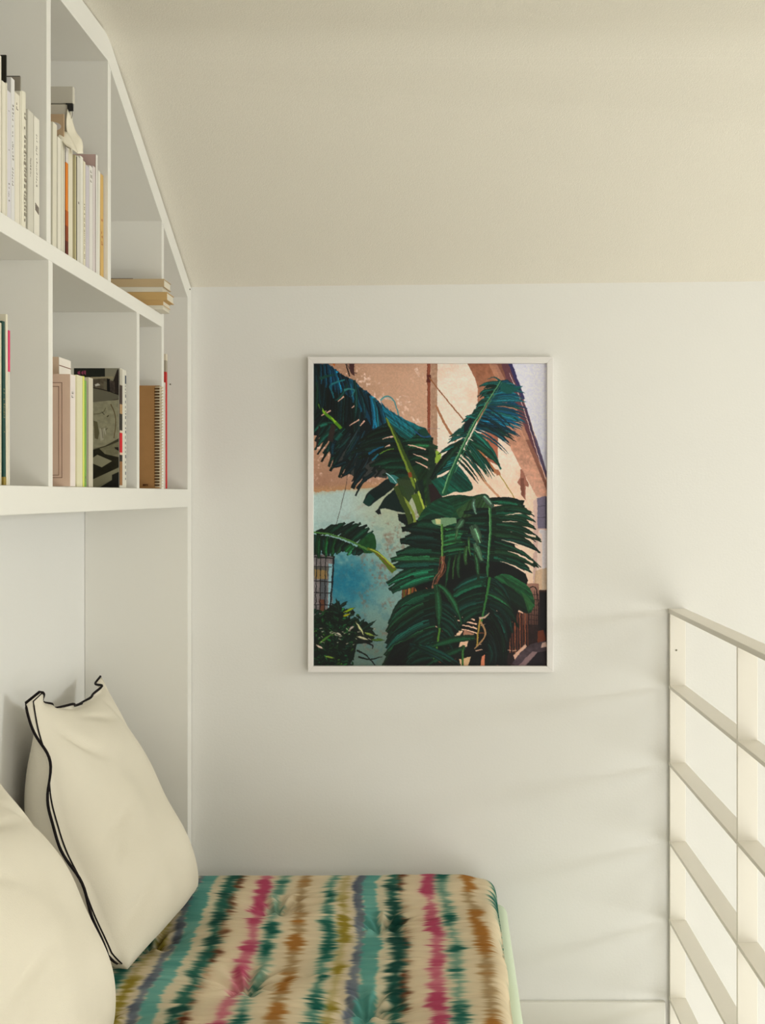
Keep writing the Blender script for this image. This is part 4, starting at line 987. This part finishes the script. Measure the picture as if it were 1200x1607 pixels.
book(119.8, 120.7, 246, Z1, (66, 58, 46), 'dark thin spine in the middle of the upper middle shelf', group=g2, hard=False)
book(120.8, 125.6, 244, Z1, (218, 211, 194), 'off-white book with a small dot on its spine, upper middle', group=g2, letters=(0.55, 0.58, 1, 1.0))
book(125.9, 130.2, 244, Z1, (232, 226, 210), 'white book under the curled paper sheet, upper middle', group=g2)
book(130.6, 134.0, 252, Z1, (230, 218, 186), 'pale yellow thin book with tiny print, upper middle', group=g2, hard=False, letters=(0.05, 0.6, 0.8, 0.7))
book(134.4, 139.8, 258, Z1, (208, 198, 204), 'lavender-grey book left of the white one with black logo, upper middle', group=g2)
book(140.2, 145.4, 259, Z1, (230, 224, 214), 'white book with small black logo near top of spine, upper middle', group=g2, letters=(0.86, 0.96, 1, 1.6))
book(145.7, 149.4, 260, Z1, (222, 208, 204), 'pale pink-white book right of the black-logo spine, upper middle', group=g2)
book(150.0, 152.4, 242, Z1, (206, 168, 158), 'dusty pink book with white spine, tallest at the right of upper middle shelf', group=g2, hard=False, band=((0, 1.0, (232, 226, 214)),), band_d=0.0004)
book(153.0, 156.4, 266, Z1, (234, 228, 212), 'white thin book leaning beside the tan one, upper middle', lean=-0.018, group=g2, hard=False)
book(157.6, 162.6, 272, Z1, (214, 176, 106), 'honey-tan book at the right end of the upper middle shelf', lean=0.012, group=g2, letters=(0.3, 0.6, 0.25, 1.2, INKR))

# pale box file with a binder clip, and curled sheets lying over the book tops
bf = thing('box_file', (-0.77, 2.2100, Z1), 'pale cream box file standing behind the books, upper middle shelf', 'box file')
bm = bmesh.new(); add_box(bm, -0.105, 0.115, 0, 0.0105, 0, zw(163, 2.21) - Z1 - 0.001)
obj('box', bm, bmat((226, 216, 192)), bf)
bm = bmesh.new(); add_box(bm, -0.105, xw(114.5, 2.21) + 0.77, -0.0004, 0.0108, zw(162, 2.21) - Z1, zw(135.5, 2.21) - Z1)
obj('lid', bm, bmat((210, 203, 182)), bf, bevel=0.0008)
clip = thing('binder_clip', (xw(109.5, 2.206), 2.2092, zw(163.5, 2.206) - 0.012), 'small black binder clip hanging at the corner of the cream box file', 'clip')
blk = mat('black_metal', (34, 34, 34), 0.35, 0.5)
bm = bmesh.new(); prism_x(bm, [(-0.006, 0.012), (-0.001, 0.012), (-0.0015, 0.0), (-0.0025, 0.0)], -0.004, 0.006); obj('jaw', bm, blk, clip)
bm = bmesh.new(); tube(bm, [(-0.002, -0.003, 0.001), (-0.001, -0.003, -0.008), (0.002, -0.003, -0.016), (0.004, -0.003, -0.008), (0.004, -0.003, 0.001)], 0.0006, 6); obj('handle', bm, blk, clip)
bm = bmesh.new(); tube(bm, [(-0.006, -0.006, 0.0115), (0.006, -0.006, 0.0115)], 0.0012, 8); obj('hinge', bm, blk, clip)

PAPER = mat('paper_white', (238, 230, 208), 0.85, 0.1)
def sheet(name, left, right, y0, y1, label, thick=0.0014, sag=0.0):
    """curled sheet seen from the front: lower-left and upper-right image outlines, swept from depth y0 to y1"""
    Lp = spline(left, 16); Rp = spline(right, 16)
    bm = bmesh.new(); rows = []
    for k in range(16):
        a, b = Lp[k], Rp[k]; row = []
        for j in range(5):
            f = j / 4; px = a[0] * (1 - f) + b[0] * f; py = a[1] * (1 - f) + b[1] * f; Y = y0 + (y1 - y0) * f
            row.append(bm.verts.new((xw(px, Y), Y, zw(py, Y) - sag * math.sin(math.pi * f))))
        rows.append(row)
    for k in range(15):
        for j in range(4): bm.faces.new([rows[k][j], rows[k][j + 1], rows[k + 1][j + 1], rows[k + 1][j]])
    o = obj(name, bm, PAPER, smooth=True)
    sm_ = o.modifiers.new('thickness', 'SOLIDIFY'); sm_.thickness = thick; sm_.offset = 0
    return tag(o, label, 'paper', 'loose paper on the upper middle shelf')
sheet('paper_sheet', [(104.5, 186), (104, 200), (107, 215), (116, 232), (121, 241)], [(105.5, 170), (112, 186), (119, 207), (128.5, 221), (130, 241)], 2.190, 2.207,
      'curled white paper sheet with pointed top hanging over the book tops')
sheet('paper_sheet', [(90, 214), (97, 220), (104, 228), (113, 233)], [(98, 207), (105, 208), (113, 220), (121, 240)], 2.150, 2.175,
      'bent cream paper sheet lying under the curled one on the book tops')

# books lying flat in the third compartment
def flat(x0, x1, y0, y1, cover, label, Yn, zbase=None, dep=0.072, arch=0.0, right=None):
    xa, xb = xw(x0, Yn), xw(x1, Yn); za, zb = zw(y1, Yn), zw(y0, Yn)
    root = thing('book', ((xa + xb) / 2, Yn + dep / 2, za), label, 'book', 'books lying flat on the upper right shelf')
    L2 = (xb - xa) / 2; n = 14
    def curve(bmx, zlo, zhi, yo0, yo1, xo):
        rows = []
        for i in range(n + 1):
            f = i / n; x = -L2 + 2 * L2 * f - (xo if i == n else 0)
            dz = arch * math.sin(math.pi * min(1, f * 1.15)) * (0.5 + 0.5 * (1 - f))
            rows.append([bmx.verts.new((x, yy, zz + (dz if zz > 0.5 * (zb - za) else dz * 0.6))) for yy, zz in ((yo0, zlo), (yo0, zhi), (yo1, zhi), (yo1, zlo))])
        for i in range(n):
            for k in range(4): bmx.faces.new([rows[i][k], rows[i][(k + 1) % 4], rows[i + 1][(k + 1) % 4], rows[i + 1][k]])
        bmx.faces.new(rows[0][::-1]); bmx.faces.new(rows[-1])
    t = zb - za; c = 0.0012
    bm = bmesh.new(); curve(bm, 0, c, -dep / 2, dep / 2, 0); curve(bm, t - c, t, -dep / 2, dep / 2, 0); curve(bm, c, t - c, -dep / 2, -dep / 2 + c, 0)
    obj('cover', bm, bmat(cover), root)
    bm = bmesh.new(); curve(bm, c, t - c, -dep / 2 + c + 0.0002, dep / 2 - 0.001, 0.002); obj('page_block', bm, PAGES, root)
    return root
KR = (208, 172, 118)
Yn = 2.793; ysh = CY - Z1 * F / Yn
flat(120, 255.5, 479.2, ysh, (226, 216, 192), 'white-edged thin book at the bottom of the flat stack, upper right shelf', Yn)
flat(122, 256.0, 471.0, 479.0, (202, 164, 108), 'tan book lying second from the bottom of the flat stack', Yn)
flat(118, 262.0, 458.2, 470.8, (206, 170, 112), 'tan book lying in the stack and sticking out furthest over the shelf edge', Yn)
flat(126, 255.0, 450.4, 458.0, (228, 218, 194), 'pale thin book between the two thick tan ones, flat stack', Yn)
tb = flat(116, 257.3, 437.6, 450.2, (208, 176, 126), 'kraft-coloured book on top of the flat stack with dark top edge', Yn)
bm = bmesh.new(); add_box(bm, -0.09, 0.03, -0.0355, 0.03, 0.0, 0.0012)
o = obj('page_edge', bm, mat('dark_edge', (60, 40, 32), 0.7, 0.2), tb); o.location = (0, 0, (zw(437.6, Yn) - zw(450.2, Yn)) + 0.0001)

# lower row, first visible compartment
book(-6, 2.2, 504, Z2, (216, 206, 172), 'cream book with dense green and black print, cut by left edge, lower shelf', group=g3, letters=(0.02, 0.98, 0.95, 1.2, mat('spine_ink_green', (60, 80, 64), 0.7, 0.2)))
book(5.2, 9.2, 504, Z2, (34, 74, 66), 'dark green book leaning between cream ones, lower left shelf', lean=0.020, group=g3, hard=False, letters=(0.3, 0.6, 0.6, 0.7, bmat((170, 160, 110))), band=((0.0, 0.05, (150, 130, 60)),))
book(9.6, 12.6, 493, Z2, (232, 222, 192), 'tallest cream thin book on the lower left shelf', lean=0.006, group=g3, hard=False)
book(12.9, 15.4, 519, Z2, (226, 220, 200), 'white thin book with a bright pink upper half, lower left shelf', lean=0.004, group=g3, hard=False, band=((0.735, 1.003, (222, 60, 108)),))

# lower row, middle compartment
WHB = (236, 226, 210)
wb = book(91.6, 110.0, 560, Z2, (230, 196, 160), 'taller thick white book behind the peach book on the lower middle shelf', recess=0.011, group=g4, depth=0.12)
t_ = (110.0 - 91.6); Yw0 = 0.663 * F / (CX - 91.6); Yw1 = 0.663 * F / (CX - 110.0)
bm = bmesh.new(); add_box(bm, 0.0004, 0.0012, -(Yw1 - Yw0) / 2 + 0.0006, (Yw1 - Yw0) / 2, 0, zw(560, Yw0) - Z2 - 0.0002)
obj('spine', bm, bmat(WHB), wb)
bm = bmesh.new(); zc = zw(573, Yw0) - Z2; add_box(bm, 0.0012, 0.0015, -(Yw1 - Yw0) / 2 + 0.0006, (Yw1 - Yw0) / 2, zc - 0.0008, zc + 0.0006)
obj('ruled_line', bm, mat('line_brown', (120, 70, 50), 0.7, 0.2), wb)
pb = book(109.6, 117.6, 587, Z2, (232, 194, 164), 'peach book with a double ruled border on its cover, lower middle shelf', recess=-0.018, group=g4, letters=(0.12, 0.93, 0.14, 1.8), band=None, depth=0.20)
Yp0 = 0.634 * F / (CX - 109.6); Yp1 = 0.634 * F / (CX - 117.6); tp = Yp1 - Yp0; hp = zw(587, Yp0) - Z2
bm = bmesh.new(); add_box(bm, 0.0003, 0.0005, -tp / 2 + 0.0008, tp / 2, 0, hp - 0.0002); obj('spine', bm, bmat((236, 222, 212)), pb)
bm = bmesh.new()
def rl(a, b, c, d): add_box(bm, a, b, -tp / 2 - 0.0004, -tp / 2 + 0.0002, c, d)
for xo, zl, zh in ((xw(97.5, Yp0) + 0.634, zw(750, Yp0) - Z2, zw(600, Yp0) - Z2), (xw(92.5, Yp0) + 0.634, zw(746, Yp0) - Z2, zw(606, Yp0) - Z2)):
    rl(xo - 0.0007, xo, zl, zh); rl(xo - 0.10, xo, zh - 0.0007, zh); rl(xo - 0.10, xo, zl, zl + 0.0007)
obj('ruled_border', bm, mat('line_brown', (120, 70, 50), 0.7, 0.2), pb)
book(120.6, 129.4, 588, Z2, (230, 222, 176), 'pale yellow book between peach and green ones, lower middle shelf', group=g4)
book(129.8, 132.4, 590, Z2, (222, 226, 112), 'thin lime-yellow spine, lower middle shelf', group=g4, hard=False)
book(132.7, 135.4, 597, Z2, (128, 176, 84), 'thin leaf-green spine with a dark mark near its foot, lower middle shelf', group=g4, hard=False, letters=(0.05, 0.10, 1, 1.4))
book(139.0, 145.8, 592, Z2, (210, 200, 174), 'beige-grey book left of the black and white magazine', group=g4)

# black and white magazine with a photographic cover
def paint_cover():
    cv = Canvas(116, 577, 187, 766, 4, (128, 124, 102)); P = cv.poly; K = cv.stroke
    h, w = cv.a.shape[:2]; cv.a *= (0.86 + 0.28 * vnoise(h, w, 40, 51, 3))[:, :, None]
    P([(116, 577), (165, 577), (165, 592), (116, 592)], (26, 30, 24)); P([(165, 577), (187, 577), (187, 590), (165, 590)], (132, 128, 110))
    for a, b in ((122, 126), (128, 131), (132, 135)): P([(a, 581 + (a % 3)), (b, 581), (b, 588), (a, 586)], (140, 60, 90))
    P([(116, 592), (178, 590), (178, 594), (116, 597)], (150, 140, 112)); P([(116, 596), (170, 593), (172, 615), (116, 612)], (86, 78, 64), noise=0.4)
    P([(168, 594), (173, 594), (173, 614), (168, 612)], (14, 14, 12)); P([(163, 598), (167, 598), (167, 612), (163, 611)], (104, 98, 80)); P([(149, 603), (154, 601), (158, 604), (150, 606)], (200, 196, 184))
    P([(184, 580), (187, 578), (187, 622), (180, 616), (177, 600)], (36, 28, 24)); P([(172, 596), (180, 598), (181, 616), (173, 614)], (70, 60, 54), noise=0.4)
    P([(116, 600), (146, 608), (186, 619), (187, 626), (146, 632), (116, 634)], (104, 100, 84)); K([(140, 607), (165, 612), (186, 619)], 1.2, 1.2, (14, 12, 10)); K([(145, 632), (165, 630), (187, 626)], 1, 1, (60, 50, 40))
    P([(116, 634), (187, 627), (187, 690), (165, 700), (116, 710)], (150, 146, 120), noise=0.12)
    K([(174, 634), (180, 648), (182, 665), (179, 688)], 1.4, 1.2, (92, 74, 46)); K([(147, 650), (156, 649), (163, 646), (166, 640)], 1, 1, (92, 84, 60)); K([(160, 646), (164, 651)], 1.2, 1, (60, 56, 44)); K([(168, 654), (171, 652)], 1.8, 1.6, (62, 56, 36))
    P([(147, 660), (153, 662), (156, 680), (154, 690), (149, 688)], (98, 92, 66)); P([(156, 672), (163, 674), (163, 690), (158, 692)], (176, 170, 148)); K([(160, 672), (162, 688)], 0.8, 0.8, (80, 74, 56)); K([(166, 675), (169, 672)], 1, 1, (70, 64, 44)); K([(164, 672), (166, 682)], 2.5, 1, (184, 178, 158))
    P([(116, 712), (146, 706), (165, 700), (187, 688), (187, 694), (166, 702), (150, 716), (116, 740)], (60, 56, 42)); P([(155, 705), (170, 700), (187, 693), (187, 712), (175, 716), (160, 712)], (122, 118, 92), noise=0.15)
    P([(180, 702), (186, 702), (187, 708), (181, 705)], (34, 28, 22)); P([(116, 716), (156, 704), (165, 713), (187, 718), (187, 740), (146, 753), (116, 760)], (34, 32, 20), noise=0.3)
    P([(146, 719), (153, 714), (176, 724), (160, 734), (146, 728)], (146, 142, 116)); P([(116, 765), (146, 753), (187, 734), (187, 740), (175, 746), (175, 754), (160, 760), (150, 766), (116, 766)], (140, 136, 110)); P([(176, 746), (187, 741), (187, 766), (156, 766), (176, 754)], (26, 26, 22))
    return cv.down(2)
mx = 0.652; My0 = mx * F / (CX - 187.4); My1 = mx * F / (CX - 198.4)
mag = thing('magazine', (-mx, (My0 + My1) / 2, Z2), 'thick magazine with a black and white photo cover and a red block on its spine', 'magazine', g4)
mh = zw(577.5, My0) - Z2; mt2 = (My1 - My0) / 2
bm = bmesh.new(); add_box(bm, -0.19, 0, -mt2, -mt2 + 0.0007, 0, mh); add_box(bm, -0.19, 0, mt2 - 0.0007, mt2, 0, mh); add_box(bm, -0.0007, 0, -mt2, mt2, 0, mh)
obj('cover', bm, bmat((220, 214, 196)), mag)
bm = bmesh.new(); add_box(bm, -0.188, -0.001, -mt2 + 0.0008, mt2 - 0.0008, 0.0005, mh - 0.0008); obj('page_block', bm, PAGES, mag)
cvi = paint_cover(); ch, cw = cvi.shape[:2]
Pc = np.zeros((ch, cw, 3)); Pc[:, :, 0] = np.linspace((CX - 187.4) / F * My0 * -1 + mx + (116 - 187.4) / F * My0, -0.0012, cw)[None, :]
Pc[:, :, 1] = -mt2 - 0.0003; Pc[:, :, 2] = np.linspace(mh - 0.0005, 0.0005, ch)[:, None]
INKM = vcol_mat('magazine_ink', 0.4, 0.3)
grid_mesh('cover_photo', Pc, cvi, INKM, mag, smooth=False)['label'] = 'black and white photograph printed on the magazine cover'
bm = bmesh.new(); blocks = ((0.86, 0.995, (190, 182, 160)), (0.70, 0.86, (60, 44, 36)), (0.62, 0.70, (176, 140, 96)), (0.48, 0.62, (40, 34, 26)), (0.46, 0.48, (220, 200, 170)), (0.295, 0.46, (206, 24, 34)), (0.275, 0.295, (224, 180, 150)), (0.22, 0.275, (44, 38, 32)), (0.02, 0.22, (150, 104, 60)))
bm.free()
for a, b, c in blocks:
    bm = bmesh.new(); add_box(bm, 0.0001, 0.0005, -mt2 + 0.001, -mt2 + 2 * mt2 * 0.38, mh * a, mh * b); obj('spine_band', bm, bmat(c), mag)
bm = bmesh.new(); rr = random.Random(4); z = mh * 0.97
add_box(bm, 0.0001, 0.0005, mt2 * 0.55, mt2 * 0.85, mh * 0.885, mh * 0.955)
z = mh * 0.87
while z > mh * 0.05:
    l = rr.uniform(0.002, 0.007); add_box(bm, 0.0001, 0.0005, mt2 * 0.62, mt2 * rr.uniform(0.68, 0.8), z - l, z); z -= l * 1.9
obj('spine_lettering', bm, mat('spine_ink_blue', (70, 78, 92), 0.6, 0.2), mag)['kind'] = 'stuff'

# spiral notebook
Yk = 2.825
nb = thing('spiral_notebook', (xw(234, Yk), Yk + 0.006, Z2), 'brown kraft spiral-bound notebook with small dark lettering at its foot, lower right shelf', 'notebook')
kx0, kx1, kh = xw(160, Yk) - nb.location.x, xw(250.5, Yk) - nb.location.x, zw(605, Yk) - Z2
KRAFT = mat('kraft_board', (176, 132, 84), 0.85, 0.15, bump=0.1, scale=150, var=0.05, vscale=30)
bm = bmesh.new(); add_box(bm, kx0, kx1, -0.006, -0.005, 0, kh); obj('front_cover', bm, KRAFT, nb)
bm = bmesh.new(); add_box(bm, kx0, kx1, 0.007, 0.008, 0, kh); obj('back_cover', bm, KRAFT, nb)
bm = bmesh.new(); add_box(bm, kx0 + 0.002, kx1 - 0.001, -0.0048, 0.0068, 0.001, kh - 0.001); obj('page_block', bm, PAGES, nb)
WIRE = mat('binding_wire', (226, 214, 184), 0.35, 0.5); HOLE = mat('hole_dark', (66, 44, 26), 0.9, 0.1)
nw = 34
bm = bmesh.new(); rc = 0.0096; xc = kx1 - 0.0045
for k in range(nw):
    z = 0.004 + (kh - 0.008) * k / (nw - 1)
    for dz in (-0.0009, 0.0009):
        tube(bm, [(xc + 0.0012 + rc * math.cos(a), 0.001 + rc * math.sin(a), z + dz) for a in [math.radians(q) for q in range(-150, 151, 25)]], 0.00065, 5)
obj('wire_binding', bm, WIRE, nb, smooth=True)['kind'] = 'stuff'
bm = bmesh.new()
for k in range(nw):
    z = 0.004 + (kh - 0.008) * (k + 0.5) / (nw - 1)
    if k < nw - 1: add_box(bm, xc - 0.0075, xc + 0.004, -0.0064, -0.0060, z - 0.0012, z + 0.0012)
obj('punched_holes', bm, HOLE, nb)['kind'] = 'stuff'
# lettering: four small characters hanging from a top bar
bm = bmesh.new(); lx = xw(224.2, Yk) - nb.location.x; lz0, lz1 = zw(763, Yk) - Z2, zw(760, Yk) - Z2 + 0.0012
pxm = Yk / F
def st(a, b, c, d): add_box(bm, lx + a * pxm, lx + b * pxm, -0.0064, -0.0060, lz0 + c * pxm, lz0 + d * pxm)
for a in (0, 1.1, 2.2): st(a, a + 0.55, 0, 3.2)
st(0, 2.75, 2.5, 3.2)
for a in (3.4, 4.8): st(a, a + 0.6, 0, 3.2)
st(3.4, 5.4, 2.5, 3.2); st(5.9, 7.6, 2.5, 3.2); st(7.0, 7.6, 0, 3.2)
obj('lettering', bm, mat('ink_maroon', (70, 22, 12), 0.8, 0.1), nb)
book(257.9, 259.3, 600, Z2, (232, 220, 204), 'very thin pinkish-white booklet beside the red one, right end of the lower shelf', recess=-0.0, group='slim booklets at the right end of the lower shelf', hard=False, depth=0.10)
book(260.2, 262.4, 556, Z2, (196, 52, 48), 'tall slim red spine with a grey and beige top, right end of the lower shelf', group='slim booklets at the right end of the lower shelf', hard=False, depth=0.12, lean=0.004, band=((0.87, 0.955, (176, 164, 140)), (0.955, 1.003, (226, 214, 184))))
